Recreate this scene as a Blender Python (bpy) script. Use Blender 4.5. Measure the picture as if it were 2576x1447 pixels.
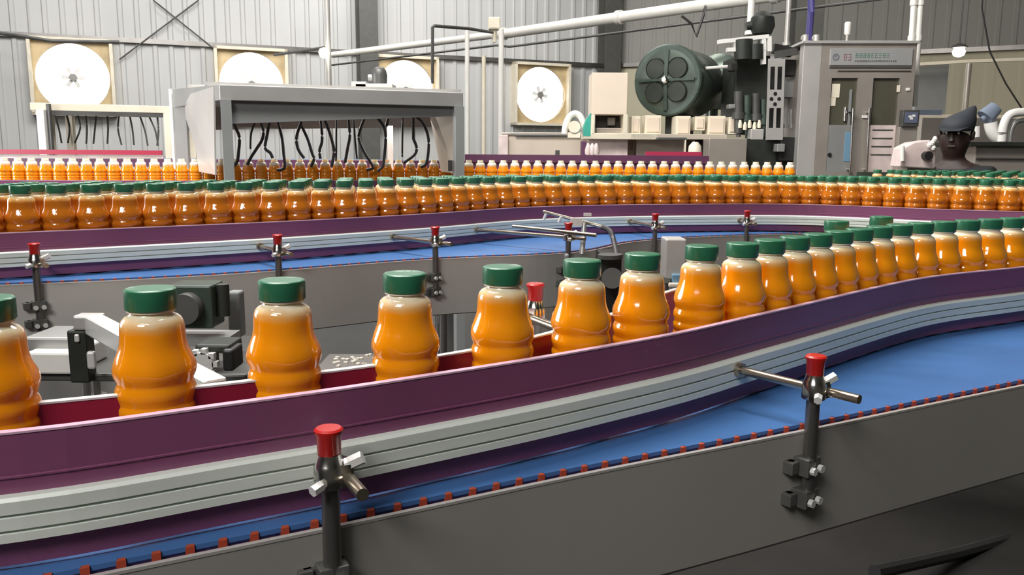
import bpy, bmesh, math, random
from mathutils import Vector, Matrix
random.seed(7)
PI = math.pi
for o in list(bpy.data.objects): bpy.data.objects.remove(o, do_unlink=True)
S = bpy.context.scene
C = S.collection

# ------------------------------------------------------------------ camera
F, W, H = 2100.0, 2576.0, 1447.0
ZC = 1.285
PITCH = math.atan((H/2 - 384)/F)
ROLL = math.radians(0.4)
fw = Vector((0, math.cos(PITCH), -math.sin(PITCH)))
r0 = Vector((1, 0, 0)); u0 = Vector((0, math.sin(PITCH), math.cos(PITCH)))
RT = r0*math.cos(ROLL) + u0*math.sin(ROLL)
UP = u0*math.cos(ROLL) - r0*math.sin(ROLL)
cd = bpy.data.cameras.new('camera'); cam = bpy.data.objects.new('camera', cd); C.objects.link(cam)
cd.sensor_width = 36; cd.lens = 36*F/W; cd.clip_start = .02; cd.clip_end = 200
cam.matrix_world = Matrix(((RT.x, UP.x, -fw.x, 0), (RT.y, UP.y, -fw.y, 0), (RT.z, UP.z, -fw.z, ZC), (0, 0, 0, 1)))
S.camera = cam
def ray(x, y): return fw + RT*((x - W/2)/F) - UP*((y - H/2)/F)
def PZ(x, y, z):                      # point of the pixel's ray at height z
    r = ray(x, y); t = (z - ZC)/r.z; return Vector((r.x*t, r.y*t, z))
def PD(x, y, d):                      # point of the pixel's ray at distance d into the hall
    r = ray(x, y); t = d/r.y; return Vector((r.x*t, d, ZC + r.z*t))

# ------------------------------------------------------------------ world, lights, exposure
w = bpy.data.worlds.new('World'); S.world = w; w.use_nodes = True
w.node_tree.nodes['Background'].inputs[0].default_value = (1, .97, .92, 1)
w.node_tree.nodes['Background'].inputs[1].default_value = 5.0
S.view_settings.view_transform = 'Standard'; S.view_settings.look = 'None'
S.view_settings.exposure = 0.0; S.view_settings.gamma = 1.0; S.view_settings.use_curve_mapping = False
def area(name, loc, tgt, sx, sy, power, col):
    l = bpy.data.lights.new(name, 'AREA'); l.shape = 'RECTANGLE'; l.size = sx; l.size_y = sy; l.energy = power; l.color = col
    o = bpy.data.objects.new(name, l); C.objects.link(o); o.location = loc
    o.rotation_euler = (Vector(tgt) - Vector(loc)).to_track_quat('-Z', 'Y').to_euler(); return o
area('fill_far_left', (-5.5, 11, 6.6), (-7, 15.5, 2.5), 6, 3, 700, (1, .98, .96))  # unseen fill added to brighten the left part of the back wall
area('fill_back', (-.5, 15.0, 6.7), (.3, 20, 3.0), 6, 1.5, 340, (1, .98, .95))  # added fill lifting the middle of the back wall
area('fill_middle', (-1.5, 8.5, 6.4), (-1.5, 8, 0), 5, 2.5, 300, (1, .97, .93))  # added overhead fill; the ceiling is closed above it
area('fill_right', (4.5, 9.5, 6.2), (5.5, 12, 1.5), 3, 2, 130, (1, .95, .86))  # extra light added for the right-hand machinery
area('fill_front', (-1.0, 2.6, 5.6), (.8, 6.5, 1.2), 4, 1.5, 420, (1, .97, .93))  # wide fill added to light the fronts of the background machines
area('fill_near', (-1.2, 1.8, 4.6), (0, 1.7, 1), 1.6, 1.2, 85, (1, .98, .95))  # unseen fill added above the near conveyors
area('fill_behind', (-1.4, -1.8, 3.4), (.1, 1.4, 1.0), 1.4, .8, 75, (1, .97, .93))  # fill added behind the camera for the front bottles
area('left_edge_fill', (-4.6, 3.2, 1.9), (0, 2.2, 1.1), 1.6, 1.8, 150, (1, .98, .97))  # no door stands here; added to streak the bottles' left edges
area('hood_fill', PD(860, 296, 4.62), PD(860, 430, 4.5), 1.0, .2, 6, (1, .97, .93))  # added light under the hood roof to brighten the bottles inside
area('sparkle_strip', (-.5, -.35, 2.6), (.1, .9, 1.05), .9, .10, 8, (1, .98, .95))  # narrow light added for small glints on the near bottles

# ------------------------------------------------------------------ materials
MATS = {}
def mat(name, col, rough=.5, metal=0, var=0.0, scale=8, bump=0.0, emit=0, trans=0, coat=0, sss=0, stretch=(1, 1, 1), alpha=1):
    m = bpy.data.materials.new(name); m.use_nodes = True; nt = m.node_tree; b = nt.nodes['Principled BSDF']
    c4 = (*col, 1)
    b.inputs['Base Color'].default_value = c4; b.inputs['Roughness'].default_value = rough; b.inputs['Metallic'].default_value = metal
    b.inputs['Transmission Weight'].default_value = trans; b.inputs['Coat Weight'].default_value = coat
    b.inputs['Coat Roughness'].default_value = .05; b.inputs['Alpha'].default_value = alpha
    if sss:
        b.inputs['Subsurface Weight'].default_value = sss; b.inputs['Subsurface Radius'].default_value = (.03, .012, .002); b.inputs['Subsurface Scale'].default_value = .6
    if emit: b.inputs['Emission Color'].default_value = c4; b.inputs['Emission Strength'].default_value = emit
    if var or bump:
        tc = nt.nodes.new('ShaderNodeTexCoord'); mp = nt.nodes.new('ShaderNodeMapping'); mp.inputs['Scale'].default_value = stretch
        nz = nt.nodes.new('ShaderNodeTexNoise'); nz.inputs['Scale'].default_value = scale; nz.inputs['Detail'].default_value = 5
        nt.links.new(tc.outputs['Object'], mp.inputs['Vector']); nt.links.new(mp.outputs['Vector'], nz.inputs['Vector'])
        if var:
            rp = nt.nodes.new('ShaderNodeValToRGB'); rp.color_ramp.elements[0].position = .3; rp.color_ramp.elements[1].position = .7
            rp.color_ramp.elements[0].color = tuple(x*(1 - var) for x in col) + (1,)
            rp.color_ramp.elements[1].color = tuple(min(1, x*(1 + var)) for x in col) + (1,)
            nt.links.new(nz.outputs['Fac'], rp.inputs['Fac']); nt.links.new(rp.outputs['Color'], b.inputs['Base Color'])
        if bump:
            bp = nt.nodes.new('ShaderNodeBump'); bp.inputs['Strength'].default_value = bump; bp.inputs['Distance'].default_value = .01
            nt.links.new(nz.outputs['Fac'], bp.inputs['Height']); nt.links.new(bp.outputs['Normal'], b.inputs['Normal'])
    MATS[name] = m; return m
mat('purple', (.215, .066, .145), .42, var=.18, scale=3, coat=.1)
mat('maroon', (.26, .012, .035), .35, var=.2, scale=3, coat=.2)  # purple liner with the red juice reflection put into its colour
mat('purple_dark', (.11, .04, .09), .4, var=.15, scale=4)
mat('edge_highlight', (.62, .40, .52), .3)  # pale pink paints the highlight line on the liner edge
mat('alu', (.74, .79, .73), .48, .1, var=.08, scale=5, stretch=(1, 1, 12))
mat('alu_bright', (.80, .80, .78), .3, .3, var=.05)
mat('steel', (.40, .385, .36), .42, .25, var=.10, scale=2.5, stretch=(1, 1, .4))
mat('steel_edge', (.80, .76, .72), .3, .6)
mat('steel_dark', (.22, .21, .20), .35, .85, var=.12, scale=6)
mat('chrome', (.62, .60, .57), .18, 1)
mat('rod_steel', (.42, .36, .28), .25, .9, var=.15, scale=20)
mat('blue_belt', (.055, .155, .38), .42, var=.10, scale=6, coat=.08)
mat('blue_dark', (.03, .06, .22), .4)
mat('link_pin', (.42, .07, .03), .5)
mat('red_knob', (.48, .008, .006), .4, coat=.3)
mat('cap_green', (.024, .150, .074), .33, var=.06, scale=12, coat=.15)
mat('black', (.015, .015, .015), .45, var=.2)
mat('rubber', (.035, .032, .035), .5, var=.2)
mat('dark_machine', (.035, .04, .034), .5, .3, var=.4, scale=5)
mat('dark_grey', (.10, .10, .095), .45, .3, var=.25, scale=5)
mat('green_dark', (.05, .075, .06), .4, .2, var=.3)
mat('drum', (.12, .15, .125), .3, .6, var=.22, scale=3)
mat('drum_hole', (.025, .032, .024), .5, .2, var=.3)
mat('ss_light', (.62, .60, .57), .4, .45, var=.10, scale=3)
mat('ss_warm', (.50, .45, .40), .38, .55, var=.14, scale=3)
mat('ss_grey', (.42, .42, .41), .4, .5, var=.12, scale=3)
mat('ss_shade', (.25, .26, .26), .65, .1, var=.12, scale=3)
mat('beige', (.80, .68, .55), .5, var=.06, scale=2)
mat('beige_metal', (.62, .54, .45), .45, .2, var=.1, scale=3)
mat('cream', (.82, .75, .60), .5, var=.06)
mat('white', (.85, .84, .80), .45, var=.03)
mat('white_pipe', (.88, .86, .80), .35, .1, var=.05)
mat('pink_white', (.72, .60, .57), .5, var=.15, scale=10)
mat('red_rail', (.42, .03, .07), .4)
mat('teal', (.05, .36, .28), .4, var=.2)
mat('blue_panel', (.16, .30, .42), .5)
mat('violet_hose', (.07, .06, .22), .4)
mat('blue_grey', (.20, .24, .32), .5, var=.1)
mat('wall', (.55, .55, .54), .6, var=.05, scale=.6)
mat('wall_right', (.27, .265, .24), .65, var=.08, scale=.6)  # darker grey: light falloff towards the right put into the colour
mat('wall_beige', (.50, .46, .33), .65, var=.05, scale=.5)
mat('column', (.10, .10, .09), .55, var=.1)
mat('ceiling', (.30, .30, .29), .7, var=.1)
mat('floor', (.014, .013, .012), .45, var=.45, scale=3, bump=.25)
mat('fan_housing', (.62, .48, .27), .55, var=.25, scale=3)
mat('fan_metal', (.30, .30, .28), .5, .3)
mat('lamp_glow', (1, .98, .82), .5, emit=14)
mat('screen', (.10, .11, .16), .15, emit=.25)
mat('skin', (.036, .019, .014), .55, var=.1)
mat('shirt', (.022, .024, .028), .8, var=.2)
mat('trousers', (.03, .03, .04), .8, var=.2)
mat('cloth_cap', (.028, .033, .042), .7, var=.15)
mat('glass_dark', (.10, .095, .07), .12, .1)
mat('plate_mark_green', (.12, .26, .20), .5)
mat('plate_mark_red', (.30, .17, .18), .5)
mat('plate_mark_dark', (.16, .17, .20), .5)
mat('plate_face', (.42, .42, .42), .45, .3, var=.04)

def juice_mat(name, base, foam, z0=.146, z1=.168):
    m = bpy.data.materials.new(name); m.use_nodes = True; nt = m.node_tree; b = nt.nodes['Principled BSDF']
    tc = nt.nodes.new('ShaderNodeTexCoord'); sp = nt.nodes.new('ShaderNodeSeparateXYZ'); nt.links.new(tc.outputs['Object'], sp.inputs[0])
    nz = nt.nodes.new('ShaderNodeTexNoise'); nz.inputs['Scale'].default_value = 60
    nt.links.new(tc.outputs['Object'], nz.inputs['Vector'])
    ad = nt.nodes.new('ShaderNodeMath'); ad.operation = 'MULTIPLY_ADD'; ad.inputs[1].default_value = .008; nt.links.new(nz.outputs['Fac'], ad.inputs[0]); nt.links.new(sp.outputs['Z'], ad.inputs[2])
    mr = nt.nodes.new('ShaderNodeMapRange'); mr.inputs['From Min'].default_value = z0; mr.inputs['From Max'].default_value = z1; nt.links.new(ad.outputs[0], mr.inputs['Value'])
    rp = nt.nodes.new('ShaderNodeValToRGB'); e = rp.color_ramp.elements
    e[0].position = 0; e[0].color = (*base, 1); e[1].position = 1; e[1].color = (*foam, 1)
    k = e.new(.35); k.color = (*base, 1)
    k = e.new(.6); k.color = (.80, .42, .12, 1)
    nt.links.new(mr.outputs['Result'], rp.inputs['Fac']); nt.links.new(rp.outputs['Color'], b.inputs['Base Color'])
    b.inputs['Roughness'].default_value = .12; b.inputs['Coat Weight'].default_value = .6; b.inputs['Coat Roughness'].default_value = .03
    b.inputs['Subsurface Weight'].default_value = .35; b.inputs['Subsurface Radius'].default_value = (.03, .010, .002); b.inputs['Subsurface Scale'].default_value = .5
    MATS[name] = m
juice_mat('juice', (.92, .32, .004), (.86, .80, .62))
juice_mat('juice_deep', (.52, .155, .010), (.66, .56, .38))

juice_mat('juice_open', (.90, .30, .01), (.90, .86, .74), .134, .158)

# ------------------------------------------------------------------ helpers
WM = {}
def setp(o, label=None, cat=None, group=None, kind=None):
    if label: o['label'] = label
    if cat: o['category'] = cat
    if group: o['group'] = group
    if kind: o['kind'] = kind
    return o
def thing(name, label, cat, loc=(0, 0, 0), rz=0, group=None, kind=None):
    o = bpy.data.objects.new(name, None); C.objects.link(o); o.location = loc; o.rotation_euler = (0, 0, rz)
    o.empty_display_size = .02
    WM[o.name] = Matrix.Translation(Vector(loc)) @ Matrix.Rotation(rz, 4, 'Z')
    return setp(o, label, cat, group, kind)
class MB:
    def __init__(s): s.v = []; s.f = []; s.m = []
    def add(s, vs, fs, mi=0):
        n = len(s.v); s.v += [Vector(v) for v in vs]; s.f += [tuple(i + n for i in f) for f in fs]; s.m += [mi]*len(fs); return s
    def box(s, c, size, rz=0, mi=0, rot=None):
        R = rot if rot else Matrix.Rotation(rz, 3, 'Z'); c = Vector(c); sx, sy, sz = (k/2 for k in size)
        vs = [c + R @ Vector((a*sx, b*sy, d*sz)) for d in (-1, 1) for b in (-1, 1) for a in (-1, 1)]
        return s.add(vs, [(0, 2, 3, 1), (4, 5, 7, 6), (0, 1, 5, 4), (2, 6, 7, 3), (0, 4, 6, 2), (1, 3, 7, 5)], mi)
    def bar(s, p, q, wd, ht, mi=0):                       # box beam from p to q
        p = Vector(p); q = Vector(q); d = q - p; L = d.length
        if L < 1e-6: return s
        R = d.to_track_quat('X', 'Z').to_matrix()
        return s.box((p + q)/2, (L, wd, ht), mi=mi, rot=R)
    def cyl(s, p, q, r, n=16, r2=None, mi=0, caps=True):
        p = Vector(p); q = Vector(q); r2 = r if r2 is None else r2
        R = (q - p).to_track_quat('Z', 'X').to_matrix()
        vs = [p + R @ Vector((math.cos(2*PI*i/n)*r, math.sin(2*PI*i/n)*r, 0)) for i in range(n)]
        vs += [q + R @ Vector((math.cos(2*PI*i/n)*r2, math.sin(2*PI*i/n)*r2, 0)) for i in range(n)]
        fs = [(i, (i + 1) % n, n + (i + 1) % n, n + i) for i in range(n)]
        if caps: fs += [tuple(range(n - 1, -1, -1)), tuple(range(n, 2*n))]
        return s.add(vs, fs, mi)
    def lathe(s, prof, p=(0, 0, 0), R=None, n=24, mi=0):  # prof [(r, z)]
        p = Vector(p); R = R or Matrix.Identity(3); vs = []; fs = []
        for r, z in prof:
            for i in range(n): vs.append(p + R @ Vector((math.cos(2*PI*i/n)*r, math.sin(2*PI*i/n)*r, z)))
        for k in range(len(prof) - 1):
            for i in range(n):
                j = (i + 1) % n; fs.append((k*n + i, k*n + j, (k + 1)*n + j, (k + 1)*n + i))
        fs.append(tuple(range(n - 1, -1, -1))); fs.append(tuple(range((len(prof) - 1)*n, len(prof)*n)))
        return s.add(vs, fs, mi)
    def tube(s, pts, r, n=8, mi=0):
        pts = [Vector(p) for p in pts]; vs = []; fs = []
        for k, p in enumerate(pts):
            d = (pts[min(k + 1, len(pts) - 1)] - pts[max(k - 1, 0)]); R = d.to_track_quat('Z', 'Y').to_matrix()
            for i in range(n): vs.append(p + R @ Vector((math.cos(2*PI*i/n)*r, math.sin(2*PI*i/n)*r, 0)))
        for k in range(len(pts) - 1):
            for i in range(n):
                j = (i + 1) % n; fs.append((k*n + i, k*n + j, (k + 1)*n + j, (k + 1)*n + i))
        fs.append(tuple(range(n - 1, -1, -1))); fs.append(tuple(range((len(pts) - 1)*n, len(pts)*n)))
        return s.add(vs, fs, mi)
    def sweep(s, path, prof, mi=0):                       # path [(x, y)], prof closed [(off, z)], off > 0 towards the viewer side
        n = len(prof); vs = []; fs = []; nr = normals(path)
        for (x, y), (nx, ny) in zip(path, nr):
            for o, z in prof: vs.append((x + nx*o, y + ny*o, z))
        for k in range(len(path) - 1):
            for i in range(n):
                j = (i + 1) % n; fs.append((k*n + i, k*n + j, (k + 1)*n + j, (k + 1)*n + i))
        fs.append(tuple(range(n - 1, -1, -1))); fs.append(tuple(range((len(path) - 1)*n, len(path)*n)))
        return s.add(vs, fs, mi)
    def plate(s, poly, thick, mi=0):                      # 3D polygon given thickness along its normal
        poly = [Vector(p) for p in poly]; nrm = (poly[1] - poly[0]).cross(poly[2] - poly[1]).normalized()*thick; n = len(poly)
        vs = poly + [p + nrm for p in poly]
        return s.add(vs, [tuple(range(n - 1, -1, -1)), tuple(range(n, 2*n))] + [(i, (i + 1) % n, n + (i + 1) % n, n + i) for i in range(n)], mi)
    def build(s, name, m, parent=None, smooth=False, bevel=0, local=False, **kw):
        vs = s.v; loc = Vector((0, 0, 0))
        if parent is not None:
            if not local: inv = WM[parent.name].inverted(); vs = [inv @ v for v in vs]
        elif not local:
            xs = [v.x for v in vs]; ys = [v.y for v in vs]
            loc = Vector(((min(xs) + max(xs))/2, (min(ys) + max(ys))/2, min(v.z for v in vs))); vs = [v - loc for v in vs]
        me = bpy.data.meshes.new(name); me.from_pydata([tuple(v) for v in vs], [], s.f); me.validate()
        for k in (m if isinstance(m, (list, tuple)) else [m]): me.materials.append(MATS[k])
        bm = bmesh.new(); bm.from_mesh(me); bmesh.ops.recalc_face_normals(bm, faces=bm.faces); bm.to_mesh(me); bm.free()
        if len(me.polygons) == len(s.m):
            me.polygons.foreach_set('material_index', s.m)
        if smooth:
            me.polygons.foreach_set('use_smooth', [True]*len(me.polygons)); me.set_sharp_from_angle(angle=math.radians(38))
        o = bpy.data.objects.new(name, me); C.objects.link(o); o.location = loc
        if parent is not None: o.parent = parent; WM[o.name] = WM[parent.name]
        else: WM[o.name] = Matrix.Translation(loc)
        if bevel:
            bv = o.modifiers.new('bevel', 'BEVEL'); bv.width = bevel; bv.segments = 2; bv.limit_method = 'ANGLE'
        return setp(o, **kw)
def normals(path):
    out = []
    for i in range(len(path)):
        a = path[max(i - 1, 0)]; b = path[min(i + 1, len(path) - 1)]; dx, dy = b[0] - a[0], b[1] - a[1]; L = math.hypot(dx, dy) or 1
        out.append((dy/L, -dx/L))
    return out
def smooth_path(pts, step=.03, iters=3):
    P = [Vector((p[0], p[1])) for p in pts]; out = []
    for i in range(len(P) - 1):
        a = P[max(i - 1, 0)]; b = P[i]; c = P[i + 1]; d = P[min(i + 2, len(P) - 1)]; n = max(2, int((c - b).length/.01))
        for k in range(n):
            t = k/n; out.append(.5*((2*b) + (c - a)*t + (2*a - 5*b + 4*c - d)*t*t + (3*b - a - 3*c + d)*t**3))
    out.append(P[-1]); out = resample(out, step)
    for _ in range(iters): out = [out[0]] + [(out[i - 1] + out[i]*2 + out[i + 1])/4 for i in range(1, len(out) - 1)] + [out[-1]]
    return [(p.x, p.y) for p in out]
def resample(P, step):
    P = [Vector((p[0], p[1])) for p in P]; out = [P[0].copy()]; acc = 0
    for i in range(1, len(P)):
        a, b = P[i - 1], P[i]; L = (b - a).length
        while L > 1e-9 and acc + L >= step:
            t = (step - acc)/L; a = a + (b - a)*t; out.append(a.copy()); L = (b - a).length; acc = 0
        acc += L
    return out
def trace(px, z, ext0=0.0, ext1=0.0, iters=6):
    P = [PZ(x, y, z).xy for x, y in px]
    if ext0: P = [P[0] + (P[0] - P[1]).normalized()*ext0] + P
    if ext1: P = P + [P[-1] + (P[-1] - P[-2]).normalized()*ext1]
    return smooth_path(P, .03, iters)
def offset(path, o): return [(x + nx*o, y + ny*o) for (x, y), (nx, ny) in zip(path, normals(path))]
def at_px(path, px, z):               # point and tangent angle of a path where it crosses image column px
    path = [p for a, b in zip(path, path[1:]) for p in [(a[0] + (b[0] - a[0])*k/8, a[1] + (b[1] - a[1])*k/8) for k in range(8)]]
    best = None; nr = normals(path)
    for i, (x, y) in enumerate(path):
        v = Vector((x, y, z - ZC)); u = W/2 + F*v.dot(RT)/v.dot(fw)
        if best is None or abs(u - px) < best[0]: best = (abs(u - px), i)
    i = best[1]; return Vector((path[i][0], path[i][1], z)), nr[i]
def project(v):
    v = Vector(v) - Vector((0, 0, ZC)); return W/2 + F*v.dot(RT)/v.dot(fw), H/2 - F*v.dot(UP)/v.dot(fw)
ONES = ['first', 'second', 'third', 'fourth', 'fifth', 'sixth', 'seventh', 'eighth', 'ninth', 'tenth', 'eleventh', 'twelfth', 'thirteenth', 'fourteenth',
        'fifteenth', 'sixteenth', 'seventeenth', 'eighteenth', 'nineteenth']
CARD = ['one', 'two', 'three', 'four', 'five', 'six', 'seven', 'eight', 'nine']
TENS = {2: 'twenty', 3: 'thirty', 4: 'forty', 5: 'fifty', 6: 'sixty', 7: 'seventy', 8: 'eighty', 9: 'ninety'}
def ordinal(n):
    if n < 20: return ONES[n - 1]
    t, u = divmod(n, 10)
    return (TENS[t][:-1] + 'ieth') if u == 0 else TENS[t] + '-' + ONES[u - 1]

# ------------------------------------------------------------------ building shell
WA = Vector((-8.57, 16.7)); WB = Vector((.6, 20.6)); wu = (WB - WA).normalized(); wn = Vector((wu.y, -wu.x))   # fan wall, wn into the hall
WC = WA + wu*11.9                                     # corner column
WL = WA - wu*6.0
wr = Vector((.88, -.475)).normalized(); WE = WC + wr*9.5
def corr(a, b, z0, z1, openings=(), pitch=.30, depth=.035, flip=1):
    """corrugated sheet wall from a to b with rectangular openings [(s0, s1, z0, z1)]"""
    mb = MB(); u = (b - a).normalized(); n = Vector((u.y, -u.x)); L = (b - a).length
    def sheet(s0, s1, za, zb):
        s = s0; pts = []
        while s < s1 - 1e-6:
            for ds, o in ((0, 0), (pitch*.62, 0), (pitch*.70, depth), (pitch*.92, depth), (pitch, 0)):
                if s + ds <= s1: pts.append((s + ds, o))
            s += pitch
        pts.append((s1, 0)); vs = []; fs = []
        for q, o in pts:
            p = a + u*q + n*o; vs += [(p.x, p.y, za), (p.x, p.y, zb)]
        for k in range(len(pts) - 1): fs.append((2*k, 2*k + 2, 2*k + 3, 2*k + 1))
        mb.add(vs, fs)
    cur = 0
    for s0, s1, oz0, oz1 in sorted(openings):
        sheet(cur, s0, z0, z1); sheet(s0, s1, z0, oz0); sheet(s0, s1, oz1, z1); cur = s1
    sheet(cur, L, z0, z1); return mb
FANS = [(WA, 2.66), (WA + wu*3.32, 2.66), (WA + wu*6.64, 2.66), (WA + wu*9.965, 2.66)]
ops = []
for p, z in FANS:
    s = (p - WL).dot(wu); ops.append((s - .655, s + .655, z - .655, z + .655))
corr(WL, WC, 0, 7.2, ops).build('wall_back', 'wall', kind='structure')
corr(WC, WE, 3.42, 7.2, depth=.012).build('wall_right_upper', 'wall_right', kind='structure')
corr(WC, WE, 0, 3.42, depth=.006, pitch=.6).build('wall_right_lower', 'wall_beige', kind='structure')
mb = MB()
for z in (3.42, 5.05):
    for a, b in ((WL, WC), (WC, WE)):
        d = (b - a).normalized(); n = Vector((d.y, -d.x)); mb.bar((*(a + n*.07), z), (*(b + n*.07), z), .08, .09)
mb.build('trim_1', 'steel_dark', kind='structure')
mb = MB(); mb.box((1, 8, -.05), (40, 46, .1)); mb.build('floor', 'floor', kind='structure')
mb = MB(); mb.box((1, 8, 7.25), (40, 46, .1)); mb.build('ceiling', 'ceiling', kind='structure')
corr(WL + Vector((0, -26)), WL, 0, 7.2, pitch=.9).build('wall_left', 'wall', kind='structure')
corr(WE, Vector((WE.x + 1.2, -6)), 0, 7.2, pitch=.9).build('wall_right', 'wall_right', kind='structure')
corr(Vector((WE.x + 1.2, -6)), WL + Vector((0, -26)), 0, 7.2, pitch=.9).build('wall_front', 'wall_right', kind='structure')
def icol(p, dirv, wd, label):
    n = Vector((dirv.y, -dirv.x)); c = p + n*.25; a = math.atan2(dirv.y, dirv.x); mb = MB()
    mb.box((c.x, c.y, 3.6), (.03, .36, 7.2), a); 
    for s in (-1, 1): q = c + n*.18*s; mb.box((q.x, q.y, 3.6), (wd, .03, 7.2), a)
    mb.build('steel_column', 'column', label=label, cat='column')
icol(WA + wu*11.75, wu, .44, 'dark steel column in the hall corner right of the fourth fan')
icol(WA + wu*5.75, wu, .40, 'grey steel column on the back wall behind the white riser pipe')
pr = PD(2010, 100, 13).xy; icol(pr, Vector((1, 0)), .40, 'dark steel column behind the left edge of the capping cabinet')
# cross bracing rods on the wall
def brace(x0, y0, x1, y1, lab):
    def hit(x, y):
        r = ray(x, y); a = WA + wn*.12; t = (a.x*wn.x + a.y*wn.y)/(r.x*wn.x + r.y*wn.y); return Vector((r.x*t, r.y*t, ZC + r.z*t))
    MB().tube([hit(x0, y0), hit(x1, y1)], .014).build('bracing_rod', 'dark_grey', smooth=True, label=lab, cat='rod', group='crossed bracing rods on the back wall')
brace(385, 0, 560, 140, 'thin bracing rod falling to the right across the upper back wall')
brace(500, 0, 300, 150, 'thin bracing rod falling to the left across the upper back wall')

# exhaust fans
FLAB = ['exhaust fan in rusty square housing above the small left hose hood', 'exhaust fan in square housing half hidden by the large hose hood, left one',
        'exhaust fan in square housing behind the dark motor on the hose hood', 'exhaust fan in square housing just left of the dark corner column']
for i, (p, z) in enumerate(FANS):
    c = Vector((*(p + wn*.10), z)); a = math.atan2(wu.y, wu.x)
    t = thing('exhaust_fan', FLAB[i], 'fan', (c.x, c.y, z - .69), a, 'exhaust fans along the back wall')
    mb = MB(); n = 48; vs = []; fs = []
    for y in (-.06, .04):
        for k in range(n):
            an = 2*PI*k/n; cx, cz = math.cos(an), math.sin(an); m_ = .69/max(abs(cx), abs(cz))
            vs.append((cx*m_, y, .69 + cz*m_)); vs.append((cx*.645, y, .69 + cz*.645))
    for k in range(n):
        j = (k + 1) % n; q = 2*n
        fs += [(2*k, 2*j, 2*j + 1, 2*k + 1), (q + 2*k, q + 2*k + 1, q + 2*j + 1, q + 2*j), (2*k, q + 2*k, q + 2*j, 2*j), (2*k + 1, 2*j + 1, q + 2*j + 1, q + 2*k + 1)]
    mb.add(vs, fs); mb.build('housing', 'fan_housing', t, local=True)
    mb = MB()
    for x, zz, sx, sz in ((-.70, .69, .06, 1.46), (.70, .69, .06, 1.46), (0, -.01, 1.46, .06), (0, 1.39, 1.46, .06)): mb.box((x, -.05, zz), (sx, .30, sz))
    mb.build('frame', 'cream', t, local=True)
    mb = MB(); mb.cyl((0, -.05, .69), (0, .03, .69), .07)
    mb.build('hub', 'fan_metal', t, local=True)
    for k in range(6):
        an = 2*PI*k/6 + i*.3; R = Matrix.Rotation(-an, 3, 'Y'); mb = MB()
        pts = [(.06, -.03), (.20, -.05), (.20, .03), (.06, .03)]
        mb.add([R @ Vector((x, yy, zz)) + Vector((0, 0, .69)) for x, zz in pts for yy in (-.006, .006)],
               [(0, 2, 4, 6), (1, 7, 5, 3), (0, 1, 3, 2), (2, 3, 5, 4), (4, 5, 7, 6), (6, 7, 1, 0)])
        mb.build('blade', 'white', t, local=True)

# ------------------------------------------------------------------ bottles
CAPH = .0170; BH = .185
prof = [(.024, 0), (.0292, .0025), (.0306, .007), (.0309, .012)]
for kz in range(7):                                     # moulded ribs of the lower body
    z0_ = .0155 + kz*.0112; prof += [(.0311, z0_), (.0313, z0_ + .0035), (.0310, z0_ + .0065), (.0298, z0_ + .0085), (.0298, z0_ + .0095)]
prof += [(.0310, .0965), (.0316, .0990), (.0312, .1030), (.0299, .1062), (.0294, .1080), (.0297, .1098), (.0311, .1130), (.0319, .1165), (.0318, .1205), (.0306, .1255), (.0286, .1310), (.0266, .1362), (.0257, .1405), (.0252, .1460),
         (.0249, .1525), (.0244, .1562), (.0230, .1595), (.0206, .1618), (.0180, .1632), (.0168, .1645), (.0166, .1665)]
NB = 36
def body_mesh(n=NB, open_neck=False):
    mb = MB(); pr_ = list(prof)
    if open_neck: pr_ += [(.0180, .1672), (.0180, .1690), (.0160, .1695), (.0160, .179), (.0140, .179), (.0140, .170)]
    vs = []; fs = []
    for r, z in pr_:
        for i in range(n):
            an = 2*PI*i/n; k = 1
            if .111 <= z <= .130: k = 1 + .016*math.cos(8*an + z*140)      # six soft lobes round the bulge
            if .019 <= z <= .100: k = 1 + .005*math.cos(10*an)
            vs.append((math.cos(an)*r*k, math.sin(an)*r*k, z))
    for q in range(len(pr_) - 1):
        for i in range(n):
            j = (i + 1) % n; fs.append((q*n + i, q*n + j, (q + 1)*n + j, (q + 1)*n + i))
    fs.append(tuple(range(n - 1, -1, -1))); fs.append(tuple(range((len(pr_) - 1)*n, len(pr_)*n)))
    mb.add(vs, fs); return mb
def cap_mesh(n=72):
    mb = MB(); z0 = BH - CAPH; vs = []; fs = []
    P = [(.0196, z0, 0), (.0200, z0 + .0006, 1), (.0200, BH - .0028, 1), (.0197, BH - .0012, 0), (.0186, BH - .0002, 0), (.0170, BH, 0)]
    for r, z, rib in P:
        for i in range(n):
            k = r - (.00028 if (rib and i % 2) else 0); vs.append((math.cos(2*PI*i/n)*k, math.sin(2*PI*i/n)*k, z))
    for q in range(len(P) - 1):
        for i in range(n):
            j = (i + 1) % n; fs.append((q*n + i, q*n + j, (q + 1)*n + j, (q + 1)*n + i))
    fs.append(tuple(range(n - 1, -1, -1))); fs.append(tuple(range((len(P) - 1)*n, len(P)*n)))
    mb.add(vs, fs); return mb
def new_bottle(capped, juice):
    t = thing('juice_bottle', 'x', 'bottle')
    body_mesh(open_neck=not capped).build('bottle_body', juice, t, smooth=True, local=True)
    if capped:
        mb = MB(); mb.lathe([(.0165, .1658), (.0186, .1662), (.0186, .1676), (.0165, .1680)], n=32)
        mb.build('neck_ring', 'cream', t, smooth=True, local=True)
        cap_mesh().build('cap', 'cap_green', t, smooth=True, local=True)
    return t
def dup(root, loc, rz=0):
    r = root.copy(); C.objects.link(r); r.location = loc; r.rotation_euler = (0, 0, rz)
    for k in ('label', 'group', 'category', 'kind'):
        if k in root: r[k] = root[k]
    for ch in list(root.children):
        c = ch.copy(); C.objects.link(c); c.parent = r
        for g in list(ch.children):
            d = g.copy(); C.objects.link(d); d.parent = c
    return r
PROTO = {}
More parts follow.
